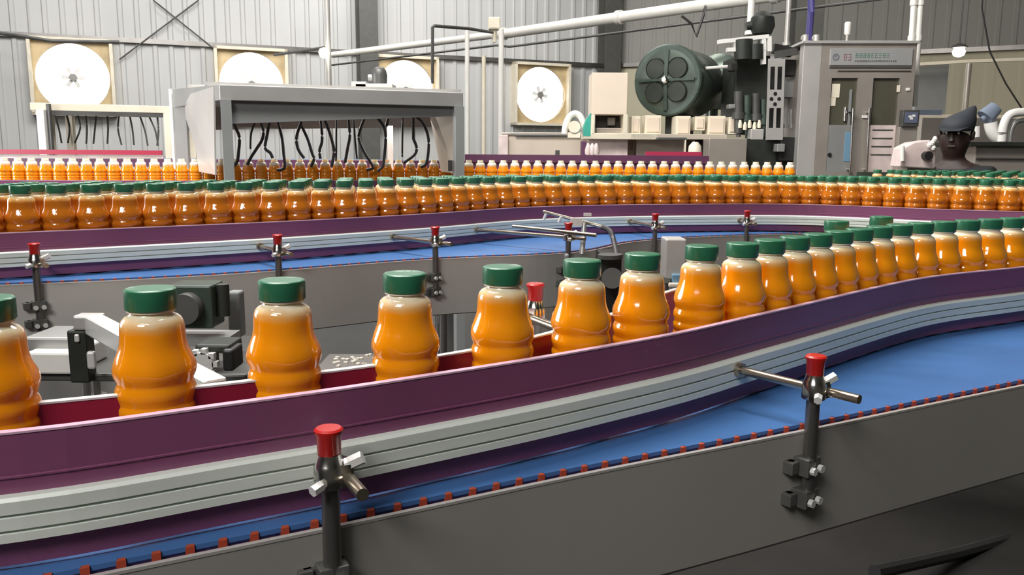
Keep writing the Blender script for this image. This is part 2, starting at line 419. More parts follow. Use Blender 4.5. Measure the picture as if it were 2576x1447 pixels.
def bottle(kind, loc, label, group=None):
    if kind not in PROTO:
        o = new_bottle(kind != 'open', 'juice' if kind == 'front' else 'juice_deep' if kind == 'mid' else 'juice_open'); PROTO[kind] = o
        o.location = loc; o.rotation_euler = (0, 0, random.random()*6)
    else: o = dup(PROTO[kind], loc, random.random()*6)
    o['label'] = label
    if group: o['group'] = group
    elif 'group' in o: del o['group']
    return o

# ------------------------------------------------------------------ conveyors
def guide_rail(path, zb, label, zt=.09, side=1, liner='purple', alu='alu', group=None, a0=.020, a1=.048, liner_th=.006):
    t = thing('guide_rail', label, 'guide rail', (path[0][0], path[0][1], zb), 0, group)
    o0, o1 = (-liner_th, 0) if side > 0 else (0, liner_th)
    MB().sweep(path, [(o0, zb + .004), (o1, zb + .004), (o1, zb + .68*zt), (o1 + side*.0010, zb + .682*zt), (o1 + side*.0010, zb + .695*zt), (o1, zb + .70*zt), (o1, zb + zt), (o0, zb + zt)] if side > 0 else [(o0, zb + .004), (o1, zb + .004), (o1, zb + zt), (o0, zb + zt)]).build('liner', liner, t)
    e = o1 if side > 0 else o0; s = side; h = a1 - a0
    pf = [(0, 0), (.010, 0), (.010, .20), (.006, .22), (.006, .26), (.010, .28), (.010, .56), (.006, .58), (.006, .62), (.010, .64), (.010, .92), (.008, 1), (0, 1)]
    MB().sweep(path, [(e + s*o, zb + a0 + q*h) for o, q in pf]).build('aluminium_profile', alu, t)
    # pale lip along the liner top, its pink holding the highlight
    MB().sweep(path, [(o0 - .0006, zb + zt), (o1 + .0006, zb + zt), (o1 + .0006, zb + zt + .0016), (o0 - .0006, zb + zt + .0016)]).build('top_edge', 'edge_highlight' if alu == 'alu' else 'alu_bright', t)
    return t
def conveyor(front, back, zb, label, panel_h=.125, group=None, front_mat='steel', legs=(), pins=True):
    """front/back = paths of the two outer edges (same direction)"""
    t = thing('conveyor', label, 'conveyor', (front[0][0], front[0][1], 0), 0, group)
    n = min(len(front), len(back)); 
    fr = offset(front, -.014); 
    # belt surface between the edges
    mb = MB(); vs = []; fs = []
    N = 160
    def at(path, s):
        k = s*(len(path) - 1); i = min(int(k), len(path) - 2); f = k - i; return Vector(path[i])*(1 - f) + Vector(path[i + 1])*f
    for k in range(N + 1):
        a = at(fr, k/N); b = at(back, k/N)
        vs += [(a.x, a.y, zb), (b.x, b.y, zb), (a.x, a.y, zb - .012), (b.x, b.y, zb - .012)]
    for k in range(N):
        q = 4*k; fs += [(q, q + 4, q + 5, q + 1), (q + 2, q + 3, q + 7, q + 6), (q, q + 2, q + 6, q + 4), (q + 1, q + 5, q + 7, q + 3)]
    mb.add(vs, fs)
    if pins:
        rp = resample(offset(front, -.0125), .0236)
        for i, p in enumerate(rp):
            q = rp[min(i + 1, len(rp) - 1)]; r_ = rp[max(i - 1, 0)]; a = math.atan2(q.y - r_.y, q.x - r_.x)
            mb.box((p.x, p.y, zb - .0035), (.0065, .0045, .0085), a, mi=1)
            nx, ny = math.sin(a), -math.cos(a)
            mb.box((p.x + nx*-.0015 + math.cos(a)*.0127, p.y + ny*-.0015 + math.sin(a)*.0127, zb - .001), (.017, .005, .004), a, mi=0)
    mb.build('belt', ['blue_belt', 'link_pin'], t)
    MB().sweep(front, [(-.020, zb - .016), (-.002, zb - .016), (-.002, zb - .006), (-.020, zb - .006)]).build('wear_strip', 'purple', t)
    MB().sweep(front, [(-.002, zb - panel_h), (.001, zb - panel_h), (.001, zb - .004), (-.002, zb - .004)]).build('side_panel', front_mat, t)
    MB().sweep(front, [(-.003, zb - .004), (.0016, zb - .004), (.0016, zb - .0015), (-.003, zb - .0015)]).build('panel_edge', 'steel_edge', t)
    MB().sweep(front, [(-.045, zb - panel_h - .002), (.001, zb - panel_h - .002), (.001, zb - panel_h), (-.045, zb - panel_h)]).build('bottom_flange', 'steel_dark', t)
    MB().sweep(back, [(-.003, zb - panel_h), (0, zb - panel_h), (0, zb - .002), (-.003, zb - .002)]).build('side_panel', 'steel_dark', t)  # dark steel on the rear panel holds the shade under the belt
    for s in legs:
        a = at(front, s); b = at(back, s); m = a*.85 + b*.15; m2 = a*.15 + b*.85
        for q in (m, m2):
            mb = MB(); mb.cyl((q.x, q.y, 0.02), (q.x, q.y, zb - .014), .022); mb.cyl((q.x, q.y, 0), (q.x, q.y, .02), .05); mb.build('leg', 'steel_dark', t, smooth=True)
        mb = MB(); mb.bar((m.x, m.y, .35), (m2.x, m2.y, .35), .03, .03); mb.build('cross_bar', 'steel_dark', t)
    return t

Z1 = .990
G1 = trace([(0, 1097), (205, 1079), (480, 1032), (800, 994), (940, 970), (1190, 932), (1380, 902), (1540, 872), (1716, 841), (1883, 801), (2016, 771), (2183, 731), (2350, 697), (2564, 675)], Z1 + .10, .35, .85)
E1 = trace([(0, 1493), (226, 1445), (734, 1342), (845, 1319), (1100, 1265), (1500, 1181), (1716, 1140), (2016, 1081), (2300, 1022), (2556, 970)], Z1, .35, .9)
B1 = trace([(0, 1022), (81, 1014), (273, 999), (478, 977), (615, 963), (798, 937), (935, 921), (1190, 885), (1327, 857), (1388, 836), (1460, 812), (1544, 794), (1610, 765), (1661, 736), (1705, 716)], Z1 + .10, .35, 0)
# the rear guard runs on behind the packed bottles
ends = [Vector(B1[-1])]; d0 = (Vector(B1[-1]) - Vector(B1[-4])).normalized()
off_end = offset(G1, -.24)
tail = [p for p in off_end if p[0] > B1[-1][0] + .16]
B1 = smooth_path(B1[::4] + tail[::5], .03, 6)
guide_rail(G1, Z1, 'near purple guide rail with grooved aluminium profile along the front conveyor', zt=.10, a0=.025, a1=.057)
guide_rail(B1, Z1, 'rear guide rail, liner coloured with juice reflection, directly behind the front row of spaced bottles', side=-1, liner='maroon', alu='alu_bright', zt=.10, a0=.05, a1=.094)
conveyor(E1, offset(B1, -.035), Z1, 'front blue belt conveyor with steel side panel carrying the nearest juice bottles', legs=(.02, .30))

Z3 = 1.028
G3 = trace([(10, 588), (180, 581), (350, 574), (684, 560), (860, 551), (1094, 538), (1294, 524), (1428, 519), (1580, 516), (1716, 515), (1880, 514), (2016, 515), (2150, 519), (2350, 527), (2550, 533)], Z3 + .092, .35, .4, 10)
E3 = trace([(10, 715), (350, 701), (640, 684), (860, 667), (1094, 650), (1394, 638), (1500, 627), (1580, 608), (1720, 597), (1900, 590), (2080, 585), (2300, 586), (2550, 590)], Z3, .35, .4, 10)
B3 = offset(G3, -.31)
B3 = smooth_path(B3[::5] , .03, 10)
guide_rail(G3, Z3, 'near purple guide rail with bright aluminium profile round the curved middle conveyor', zt=.092, a0=.026, a1=.056)
guide_rail(offset(B3, .02), Z3, 'far purple guide rail behind the packed bottles of the middle conveyor', side=-1, zt=.092, a0=.026, a1=.056)
conveyor(E3, offset(B3, -.03), Z3, 'curved middle blue belt conveyor crowded with green-capped bottles', panel_h=.14, legs=(.03, .22, .55), front_mat='ss_light')

Z4 = 1.064
c4 = smooth_path([PD(-60, 400, 4.12).xy, PD(500, 400, 4.25).xy, PD(1165, 400, 4.62).xy, PD(1500, 400, 4.70).xy, PD(2010, 400, 4.72).xy, PD(2140, 400, 4.68).xy], .03, 8)
guide_rail(offset(c4, .04), Z4, 'near purple guide rail in front of the uncapped bottles on the rear conveyor', zt=.07, a0=.014, a1=.036)
conveyor(offset(c4, .09), offset(c4, -.09), Z4, 'straight rear conveyor carrying the uncapped bottles under the hose hoods', legs=(.1, .5, .9), pins=False)

# fifth, highest conveyor behind
Z5 = 1.235
c5 = smooth_path([PD(-80, 380, 5.3).xy, PD(700, 385, 5.3).xy, PD(1300, 390, 5.3).xy, PD(1790, 390, 5.3).xy], .06, 4)
t5 = conveyor(offset(c5, .10), offset(c5, -.10), Z5, 'empty raised conveyor with red and purple side rails behind the uncapped bottles', legs=(.15, .6, .95), pins=False, front_mat='purple_dark', panel_h=.05)
cr = [p for p in c5 if project((p[0], p[1], Z5))[0] < 440]
cp = [p for p in c5 if 1170 < project((p[0], p[1], Z5))[0]]
MB().sweep(cr, [(.10, Z5 + .020), (.112, Z5 + .020), (.112, Z5 + .048), (.10, Z5 + .048)]).build('red_side_rail', 'red_rail', t5)
MB().sweep(cr, [(.06, Z5), (.098, Z5), (.098, Z5 + .016), (.06, Z5 + .016)]).build('white_side_strip', 'pink_white', t5)
MB().sweep(cp, [(.10, Z5 - .01), (.112, Z5 - .01), (.112, Z5 + .038), (.10, Z5 + .038)]).build('purple_side_rail', 'purple_dark', t5)
cq = [p for p in cp if project((p[0], p[1], Z5))[0] > 1610]
MB().sweep(cq, [(-.10, Z5 + .02), (-.09, Z5 + .02), (-.09, Z5 + .062), (-.10, Z5 + .062)]).build('red_side_rail', 'red_rail', t5)

# ------------------------------------------------------------------ rail support posts
def post_proto():
    t = thing('rail_support', 'x', 'bracket')
    MB().cyl((0, 0, -.135), (0, 0, .018), .0072, 20).build('post', 'steel_dark', t, smooth=True, local=True)
    mb = MB(); mb.lathe([(.0080, .0155), (.0090, .017), (.0096, .031), (.0112, .0335), (.0112, .0355), (.0096, .037)], n=20); mb.build('knob', 'red_knob', t, smooth=True, local=True, label='red plastic knob')
    mb = MB(); mb.lathe([(.0085, -.012), (.0125, -.010), (.0125, .006), (.0110, .008), (.0090, .016)], n=16); mb.box((.010, 0, -.001), (.012, .020, .018)); mb.build('clamp', 'chrome', t, smooth=True, local=True)
    cl = t.children[-1]
    mb = MB(); mb.cyl((.012, -.004, .006), (.024, -.009, .012), .0055, 6); mb.cyl((-.010, -.012, -.004), (-.018, -.016, -.006), .0045, 6)
    b = mb.build('clamp_bolt', 'alu_bright', t, local=True)
    for i, z in enumerate((-.098, -.134)):
        mb = MB(); mb.box((0, .004, z + .012), (.024, .022, .020)); mb.box((-.020, .028, z + .012), (.012, .05, .014)); mb.box((-.004, .012, z + .012), (.036, .012, .014))
        br = mb.build('mounting_block', 'dark_grey', t, local=True, bevel=.001)
        mb = MB()
        for x in (-.007, .007): mb.cyl((x, -.008, z + .010), (x, -.013, z + .010), .0045, 8)
        mb.build('bolt', 'alu_bright', br, local=True)
    return t
post0 = None
def rail_post(base, nrm, rodlen, label, rod_out=.045, group=None, dz=0, post_len=1):
    """base = world point of the clamp; nrm = unit direction away from the rail (towards viewer side)"""
    global post0
    rz = math.atan2(nrm[0], -nrm[1])        # local -Y points away from the rail
    if post0 is None: post0 = post_proto(); t = post0; t.location = base; t.rotation_euler = (0, 0, rz)
    else:
        t = dup(post0, base, rz)
        for ch in list(t.children):
            if ch.name.startswith('rod'): bpy.data.objects.remove(ch)
    t['label'] = label; t['category'] = 'bracket'
    if group: t['group'] = group
    WM[t.name] = Matrix.Translation(Vector(base)) @ Matrix.Rotation(rz, 4, 'Z')
    rods.append((t, rodlen, rod_out))
    return t
rods = []
def post_at(px, edge, rail, zb, label, out=.011, zc=.048, skew=0, group='red-knobbed rail supports'):
    p, n = at_px(edge, px, zb); p = Vector((p.x + n[0]*out, p.y + n[1]*out, zb + zc))
    # distance back to the rail
    best = min(((Vector(q) - p.xy).length, i) for i, q in enumerate(rail)); q = Vector(rail[best[1]])
    d = (p.xy - q).normalized(); return rail_post(p, (d.x, d.y), best[0], label, group=group)
post_at(828, E1, G1, Z1, 'nearest red-knobbed support post, running down past the bottom edge of the photo')
post_at(2018, E1, G1, Z1, 'red-knobbed support post with long cross rod over the wide blue belt at right')
LAB3 = {95: 'red-knobbed support post at the far left end of the middle conveyor', 698: 'red-knobbed support post rising behind the second front bottle cap',
        1090: 'red-knobbed support post on the middle conveyor behind the third front bottle', 1423: 'red-knobbed support post on the middle conveyor beside the crossed sensor rods',
        1640: 'support post on the middle conveyor behind the small grey box', 1872: 'farthest support post on the middle conveyor, above the packed front caps'}
for x in (95, 698, 1090, 1423, 1640, 1872): post_at(x, E3, G3, Z3, LAB3[x], zc=.042)
p = PD(1347, 733, 1.0); rail_post(p - Vector((0, 0, .027)), (-.45, .89), .10, 'support post with red knob, behind the gap between fourth and fifth bottles')
for t, L, out in rods:
    mb = MB(); mb.cyl((.012, L - .002, -.003), (.012, -out, -.003), .0050, 12); mb.cyl((.012, L - .004, -.003), (.012, L - .016, -.003), .0085, 12)
    mb.build('rod', 'rod_steel', t, smooth=True, local=True)

# ------------------------------------------------------------------ bottles on the front conveyor
FRONT = [(-38, 748), (377, 724), (708, 703), (1018, 686), (1265, 669), (1465, 653), (1617, 637)]
FL = ['nearest capped orange juice bottle, cut off by the left edge of the photo', 'large capped orange juice bottle, leftmost of those wholly in view on the front conveyor',
      'capped orange juice bottle second from left in the spaced front row', 'capped orange juice bottle third from left in the spaced front row, before the grey panel',
      'capped orange juice bottle just left of the small rear red knob', 'capped orange juice bottle just right of the small rear red knob', 'capped orange juice bottle standing alone just before the packed run']
def nearest_off(path, p):
    best = min(((Vector(q) - p).length, i) for i, q in enumerate(path)); q = Vector(path[best[1]]); n = normals(path)[best[1]]
    return (p - q).dot(Vector(n))
for (x, y), l in zip(FRONT, FL):
    q = PZ(x, y, Z1 + BH).xy; o = nearest_off(G1, q)
    if o > -.040: n = normals(G1)[min(range(len(G1)), key=lambda i: (Vector(G1[i]) - q).length)]; q = q - Vector(n)*(o + .040)
    bottle('front', (q.x, q.y, Z1), l)
lane = [p for p in smooth_path(offset(G1, -.042)[::3], .004, 2)]
start = PZ(1766, 617, Z1 + BH).xy
lane = [p for p in lane if p[0] > start.x - .004]
# packed run: starts at the traced seventh cap and keeps beside the near rail
dense = [start] + resample([p for p in lane if p[0] > start.x and (Vector(p) - start).length > .0643], .0645); k = 0
for q in dense:
    u, v = project((q.x, q.y, Z1 + .1))
    if u > 2660: break
    k += 1; bottle('front', (q.x, q.y, Z1), ordinal(k) + ' capped bottle of the packed run on the front conveyor, counting from its left end', 'packed bottles on the front conveyor')
for x, y, l in ((2105, 552, 'lone green-capped bottle just behind the packed front run, left of another such cap'), (2218, 541, 'lone green-capped bottle behind the packed front run, further right and higher')):
    q = PZ(x, y + 3, Z1 + BH).xy
    bottle('front', (q.x, q.y, Z1), l)
# middle conveyor, four lanes
NL = 0
for li in range(4):
    lp = resample(offset(G3, -.043 - .0645*li), .0645)
    j = 0
    for i, q in enumerate(lp):
        if li % 2 and i + 1 < len(lp): q = (q + lp[i + 1])/2
        u, v = project((q.x, q.y, Z3 + .1))
        if u < -60 or u > 2640: continue
        if li == 3 and u < 2100 and i % 2: continue
        NL += 1; j += 1
        lab = (ordinal(j) + ' green-capped bottle in the nearest lane of the middle conveyor, counting from the left') if li == 0 else \
              ordinal(j) + ['', ' green-capped bottle in the second lane of the middle conveyor, counting from the left', ' green-capped bottle in the third lane of the middle conveyor, counting from the left', ' green-capped bottle in the farthest lane of the middle conveyor, counting from the left'][li]
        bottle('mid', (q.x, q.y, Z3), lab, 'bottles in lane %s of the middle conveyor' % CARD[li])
# rear conveyor, uncapped
j = 0
for q in resample(c4, .0642):
    u, v = project((q.x, q.y, Z4 + .15))
    if u < -20 or u > 1992: continue
    j += 1; NL += 1; bottle('open', (q.x, q.y, Z4), ordinal(j) + ' uncapped filled bottle on the rear conveyor, counting from the left', 'uncapped bottles on the rear conveyor')
# accumulation table at the far right
ta = thing('accumulation_table', 'steel table crowded with bottles at the right edge, before the dark seated worker', 'table', (PD(2440, 430, 3.9).x, 3.9, 0))
tx0, tx1 = PD(2265, 430, 3.9).x, PD(2700, 430, 3.9).x
MB().box(((tx0 + tx1)/2, 3.93, Z3 - .01), (tx1 - tx0, .95, .02)).build('table_top', 'ss_grey', ta, bevel=.002)
MB().box(((tx0 + tx1)/2, 3.46, Z3 - .06), (tx1 - tx0, .01, .10)).build('apron', 'steel', ta)
for sx in (tx0 + .06, tx1 - .06):
    for sy in (3.55, 4.32): MB().cyl((sx, sy, 0), (sx, sy, Z3 - .02), .02).build('leg', 'steel_dark', ta, smooth=True)
MB().box(((tx0 + tx1)/2, 4.395, Z3 + .085), (tx1 - tx0, .006, .17)).build('back_rail', 'green_dark', ta)
for r in range(5):
    for i in range(11):
        x = tx0 + .05 + i*.070 + (.035 if r % 2 else 0); y = 3.62 + r*.16
        if x > tx1 - .035: continue
        if r == 0 and i < 3: continue
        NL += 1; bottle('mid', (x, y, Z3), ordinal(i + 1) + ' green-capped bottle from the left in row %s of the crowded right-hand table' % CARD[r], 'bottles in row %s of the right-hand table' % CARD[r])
for i, (x, y) in enumerate(((2262, 4.9), (2283, 4.82), (2318, 4.95), (2338, 4.85))):
    pass
print('bottles', NL)

# ------------------------------------------------------------------ overhead pipework
ZP = 2.72
def pz_pipe(x, y): return PZ(x, y, ZP)
a, b = PZ(838, 138, ZP), PZ(1250, 87, ZP); c, d = PZ(1262, 86, ZP), PZ(1900, -5, ZP); d = c + (d - c)*1.5
mb = MB(); mb.cyl(a, b, .045, 20); mb.cyl(b - (b - a).normalized()*.06, b, .06, 20); mb.build('overhead_pipe', 'white_pipe', smooth=True, label='slimmer far stretch of the bright overhead pipe, left of the junction box', cat='pipe')
mb = MB(); mb.cyl(c, d, .058, 20)
for k in (.0, .35, .7): q = c + (d - c)*k; mb.cyl(q, q + (d - c).normalized()*.06, .075, 20)
mb.build('overhead_pipe', 'white_pipe', smooth=True, label='thick bright overhead pipe rising to the right across the top', cat='pipe')
mb = MB(); mb.tube([a + Vector((0, -.1, -.16)), b + Vector((0, -.1, -.14)), c + Vector((.1, -.1, -.16)), d + Vector((0, -.1, -.16))], .014)
mb.build('conduit', 'dark_grey', smooth=True, label='thin dark conduit slung beneath the overhead pipe', cat='conduit')
def vpipe(x, y0, y1, dd, r, m, label, name='riser_pipe', x1=None, up=0, floor=False):
    p = PD(x, y0, dd); q = PD(x if x1 is None else x1, y1, dd); q = Vector((p.x, p.y, q.z))
    p = p + Vector((0, 0, up)); 
    if floor: q.z = 0
    mb = MB(); mb.cyl(p, q, r, 14); mb.cyl(q + Vector((0, 0, .03)), q, r*1.5, 14)
    return mb.build(name, m, smooth=True, label=label, cat='pipe')
vpipe(822, 0, 210, 12.2, .040, 'ss_light', 'pale vertical riser pipe left of the hood motor', up=1.6, floor=True)
mb = MB(); q = PD(815, 133, 12.0); mb.lathe([(.0, -.075), (.05, -.06), (.075, 0), (.06, .05), (.0, .075)], q, n=20); mb.build('pipe_joint', 'lamp_glow', smooth=True, label='bright round lamp on the pale riser pipe', cat='lamp')
vpipe(1175, 105, 240, 9.8, .026, 'white', 'white post dropping from the pipe just right of the large hose hood', up=.15, floor=True)
vpipe(1217, 140, 388, 9.2, .022, 'cream', 'slim cream post, middle of the three under the pipe', floor=True)
vpipe(1261, 85, 340, 9.5, .030, 'white', 'white post below the junction box, right of the other two', up=.05, floor=True)
q = PD(1244, 60, 9.6); mb = MB(); mb.box(q, (.13, .12, .13)); mb.box(q + Vector((0, -.065, 0)), (.11, .01, .11)); mb.cyl(q - Vector((0, 0, .065)), q - Vector((0, 0, .20)), .02)
mb.build('junction_box', 'cream', bevel=.006, label='cream junction box on top of the overhead pipe', cat='box')
mb = MB(); mb.tube([PD(1088, 210, 8.5), PD(1088, 68, 8.5), PD(1092, 65, 8.5), PD(1180, 72, 9.0), PD(1240, 82, 9.6)], .016)
mb.build('conduit', 'dark_grey', smooth=True, label='thin grey conduit bent over from the pipe joint down behind the hood', cat='conduit')
vpipe(1891, 0, 88, 7.4, .030, 'white', 'short white pipe above the black round valve', up=.8)
vpipe(1985, 0, 115, 7.6, .022, 'ss_light', 'slim grey conduit down to the slotted machine frame', up=.8)
mb = MB(); mb.tube([PD(2042, -80, 6.9), PD(2040, 30, 6.9), PD(2034, 105, 6.95)], .028); mb.build('hose', 'violet_hose', smooth=True, label='violet hose dropping to the left corner of the capping cabinet', cat='hose')
for dx, l in ((2295, 'white vertical pipe pair, left one, beside the capping cabinet'), (2311, 'white vertical pipe pair, right one, beside the capping cabinet')):
    p = PD(dx + 5, 0, 6.6); q = PD(dx - 12, 268, 6.6); mb = MB(); mb.cyl(p + (p - q)*.6, q, .023, 14)
    for k in (0, .33, .66): m_ = p + (q - p)*k; mb.cyl(m_, m_ + (q - p).normalized()*.04, .030, 14)
    mb.build('riser_pipe', 'white_pipe', smooth=True, label=l, cat='pipe')
mb = MB(); mb.tube([PZ(1775, 14, ZP), PD(1772, 25, 8.0), PD(1770, 38, 8.0), PD(1752, 92, 8.0), PD(1740, 60, 8.0), PD(1715, 40, 8.0)], .012); mb.build('cable', 'rubber', smooth=True, label='short dark cable loop hanging under the thick overhead pipe', cat='cable')
mb = MB(); mb.tube([Vector((PD(2460, 20, 9).x, 9, 7.2)), PD(2470, 20, 9), PD(2490, 130, 9), PD(2530, 210, 9), PD(2570, 272, 9), PD(2600, 300, 9)], .009); mb.build('cable', 'rubber', smooth=True, label='thin cable slanting down before the beige wall at the far right', cat='cable')
mb = MB(); mb.tube([PD(-30, 80, 15), PD(60, 92, 15), PD(130, 103, 15.2), PD(300, 106, 15.5)], .03); mb.build('cable', 'dark_grey', smooth=True, label='sagging dark cable above the leftmost fan', cat='cable')
mb = MB(); mb.tube([PD(690, 138, 14), PD(760, 128, 13), PD(815, 120, 12.3)], .022); mb.build('cable', 'dark_grey', smooth=True, label='dark cable reaching the pale riser pipe from the left', cat='cable')

# ------------------------------------------------------------------ hose hoods
def catmull(pts, n=6):
    P = [Vector(p) for p in pts]; out = []
    for i in range(len(P) - 1):
        a = P[max(i - 1, 0)]; b = P[i]; c = P[i + 1]; d = P[min(i + 2, len(P) - 1)]
        for k in range(n):
            t = k/n; out.append(.5*((2*b) + (c - a)*t + (2*a - 5*b + 4*c - d)*t*t + (3*b - a - 3*c + d)*t**3))
    return out + [P[-1]]
A = PD(556, 300, 3.88); B = PD(1165, 300, 4.30); Cc = PD(432, 300, 4.62); D = PD(1140, 300, 4.98)
ztA = PD(556, 205, 3.88).z; ztB = PD(1165, 240, 4.30).z; zt = (ztA + ztB)/2; zlow = 1.02
h = thing('hose_hood', 'large stainless hood with dark hanging hoses over the rear conveyor', 'machine', ((A.x + D.x)/2, (A.y + D.y)/2, 0))
def V(p, z): return Vector((p.x, p.y, z))
# roof box
mb = MB()
mb.add([V(A, zt - .07), V(B, zt - .07), V(D, zt - .07), V(Cc, zt - .07), V(A, zt), V(B, zt), V(D, zt + .03), V(Cc, zt + .03)], [(0, 1, 2, 3), (4, 7, 6, 5), (0, 4, 5, 1), (1, 5, 6, 2), (2, 6, 7, 3), (3, 7, 4, 0)])
mb.build('roof', 'ss_grey', h, bevel=.003)
A2 = A + (B - A).normalized()*.02; B2 = B - (B - A).normalized()*.03; back = (Cc - A).normalized()*.06
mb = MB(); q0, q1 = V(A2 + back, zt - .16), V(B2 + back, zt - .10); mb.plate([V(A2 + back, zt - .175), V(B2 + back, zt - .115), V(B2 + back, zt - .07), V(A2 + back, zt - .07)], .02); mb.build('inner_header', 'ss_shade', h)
mb = MB()
fr = (D - B).normalized()
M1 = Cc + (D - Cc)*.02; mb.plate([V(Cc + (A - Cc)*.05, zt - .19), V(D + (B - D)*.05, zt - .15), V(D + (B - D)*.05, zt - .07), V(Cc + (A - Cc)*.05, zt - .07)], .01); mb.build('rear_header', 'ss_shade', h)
def legbar(p, q, wd, name='post', m='ss_grey'):
    mb = MB(); mb.box(((p.x), (p.y), (zt - .07 + 0)/2), (wd, .05, zt - .07), math.atan2(B.y - A.y, B.x - A.x)); return mb.build(name, m, h)
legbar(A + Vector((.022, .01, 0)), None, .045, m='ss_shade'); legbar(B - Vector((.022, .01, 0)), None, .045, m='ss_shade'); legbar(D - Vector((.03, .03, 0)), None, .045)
mb = MB(); pc = V(Cc, 0); mb.box((Cc.x + .015, Cc.y, (zt + .03)/2), (.03, .04, zt + .03)); mb.build('post', 'white', h)
mb = MB(); e0, e1 = PD(440, 300, 4.6), PD(474, 300, 4.45); mb.plate([V(e0, .9), V(e1, .9), V(e1, zt), V(e0, zt)], .012); mb.build('end_panel', 'ss_grey', h)
mb = MB(); f0, f1 = PD(470, 300, 4.40), PD(545, 300, 3.95)
zz = zt - .02
mb.plate([PD(505, 432, 4.2), PD(545, 440, 3.95), V(f1, zt - .005), V(f0, zt - .02), PD(472, 300, 4.40), PD(496, 372, 4.25)], .008); mb.build('end_panel', 'ss_light', h, label='bright end plate with slanted opening')
# plexi curtain strip on the right inside
mb = MB(); mb.plate([PD(1112, 432, 4.5), PD(1150, 436, 4.38), PD(1150, 270, 4.38), PD(1090, 272, 4.5), PD(1085, 300, 4.5)], .006); mb.build('inner_guard', 'beige_metal', h)
mb = MB(); mb.box(PD(1133, 417, 4.30), (.022, .02, .055)); mb.build('switch', 'black', h)
MB().box(PD(982, 372, 4.7), (.03, .02, .24)).build('light_strip', 'white', h)
# top lid ridges
mb = MB()
for k in (.25, .6): p0 = A + (Cc - A)*k; p1 = B + (D - B)*k; mb.bar(V(p0, zt + .012 + .02*k), V(p1, zt + .012 + .02*k), .03, .018)
mb.build('roof_rib', 'ss_light', h)
# hoses: pixel polylines
HOSES = [[(583, 285), (590, 315), (602, 345), (600, 385), (597, 405), (588, 418), (577, 425)], [(647, 283), (652, 300), (662, 325), (660, 350), (645, 375), (632, 395), (622, 415)],
         [(690, 283), (678, 310), (672, 340), (667, 372), (680, 385), (686, 398)], [(692, 283), (703, 320), (710, 350), (714, 390), (717, 418), (710, 426), (697, 428)],
         [(645, 300), (632, 335), (630, 375)], [(745, 283), (758, 315), (774, 350), (785, 385), (790, 400), (782, 420)], [(757, 310), (746, 345), (750, 375), (765, 398)],
         [(805, 285), (809, 320), (810, 355), (804, 378), (806, 400)], [(812, 290), (828, 330), (840, 375), (838, 400), (834, 420)], [(847, 290), (846, 340), (846, 380), (845, 405)],
         [(876, 290), (880, 340), (875, 370), (868, 410)], [(917, 297), (905, 330), (903, 350), (915, 380), (932, 408), (938, 422), (922, 428)], [(944, 290), (965, 318), (970, 350), (966, 400), (962, 420), (950, 430)],
         [(890, 300), (893, 350), (898, 400)], [(976, 300), (972, 318)], [(1013, 310), (1012, 370), (1012, 395)], [(1040, 350), (1048, 372), (1042, 390), (1015, 410)], [(1042, 290), (1062, 308), (1076, 340), (1078, 375), (1072, 412), (1058, 420)]]
for k, hp in enumerate(HOSES):
    t_ = (hp[0][0] - 556)/609; dd = 3.88 + t_*.42 + (.16 if k % 2 == 0 else .26)
    pts = catmull([PD(x, y, dd) for x, y in hp]); pts = [V(pts[0], zt - .06)] + pts
    MB().tube(pts, .0075 if k not in (4, 9, 13, 15) else .005, 8).build('air_hose', 'rubber', h, smooth=True)
# motor and box on top of hood
q = PD(955, 205, 4.6); zr = zt + .02
mb = MB(); mb.box((q.x - .02, q.y, zr + .02), (.20, .14, .04)); mb.box((q.x - .1, q.y - .02, zr + .035), (.08, .1, .03)); mb.build('blower_box', 'ss_light', bevel=.004, label='pale box lying on the hood roof beside the dark motor', cat='box')
t = thing('hood_motor', 'dark domed motor standing on the large hose hood', 'motor', (q.x, q.y, zr + .04))
mb = MB(); mb.lathe([(.04, 0), (.042, .05), (.036, .075), (.022, .09), (0.001, .094)], n=24); mb.build('housing', 'dark_grey', t, smooth=True, local=True)
mb = MB(); mb.cyl((-.06, 0, .035), (-.03, 0, .035), .018); mb.build('terminal', 'ss_grey', t, smooth=True, local=True)
# smaller hood at left
A = PD(100, 300, 5.75); B = PD(430, 300, 6.1); zt2 = PD(100, 258, 5.75).z
h = thing('hose_hood', 'small beige hood with thin hanging hoses at far left', 'machine', ((A.x + B.x)/2, 5.95, 0)); D = Vector((0, .45, 0))
mb = MB(); mb.add([V(A - Vector((.06, 0, 0)), zt2 - .05), V(B, zt2 - .05), V(B + D, zt2 - .05), V(A + D - Vector((.06, 0, 0)), zt2 - .05), V(A - Vector((.06, 0, 0)), zt2), V(B, zt2), V(B + D, zt2), V(A + D - Vector((.06, 0, 0)), zt2)],
                  [(0, 1, 2, 3), (4, 7, 6, 5), (0, 4, 5, 1), (1, 5, 6, 2), (2, 6, 7, 3), (3, 7, 4, 0)]); mb.build('roof', 'cream', h, bevel=.003)
mb = MB(); mb.bar(V(A, zt2 - .065) + Vector((0, .02, 0)), V(B, zt2 - .065) + Vector((0, .02, 0)), .02, .03); mb.build('inner_header', 'dark_grey', h)
for p, m in ((A + Vector((.015, 0, 0)), 'white'), (A + Vector((-.045, .2, 0)), 'cream'), (B - Vector((.02, 0, 0)), 'cream'), (B + D - Vector((.02, 0, 0)), 'cream'), (A + D - Vector((.03, 0, 0)), 'cream')):
    MB().box((p.x, p.y, (zt2 - .05)/2), (.05, .04, zt2 - .05)).build('post', m, h)
MB().box((A.x + .055, A.y + .02, 1.35), (.02, .03, .48)).build('gasket', 'dark_grey', h)
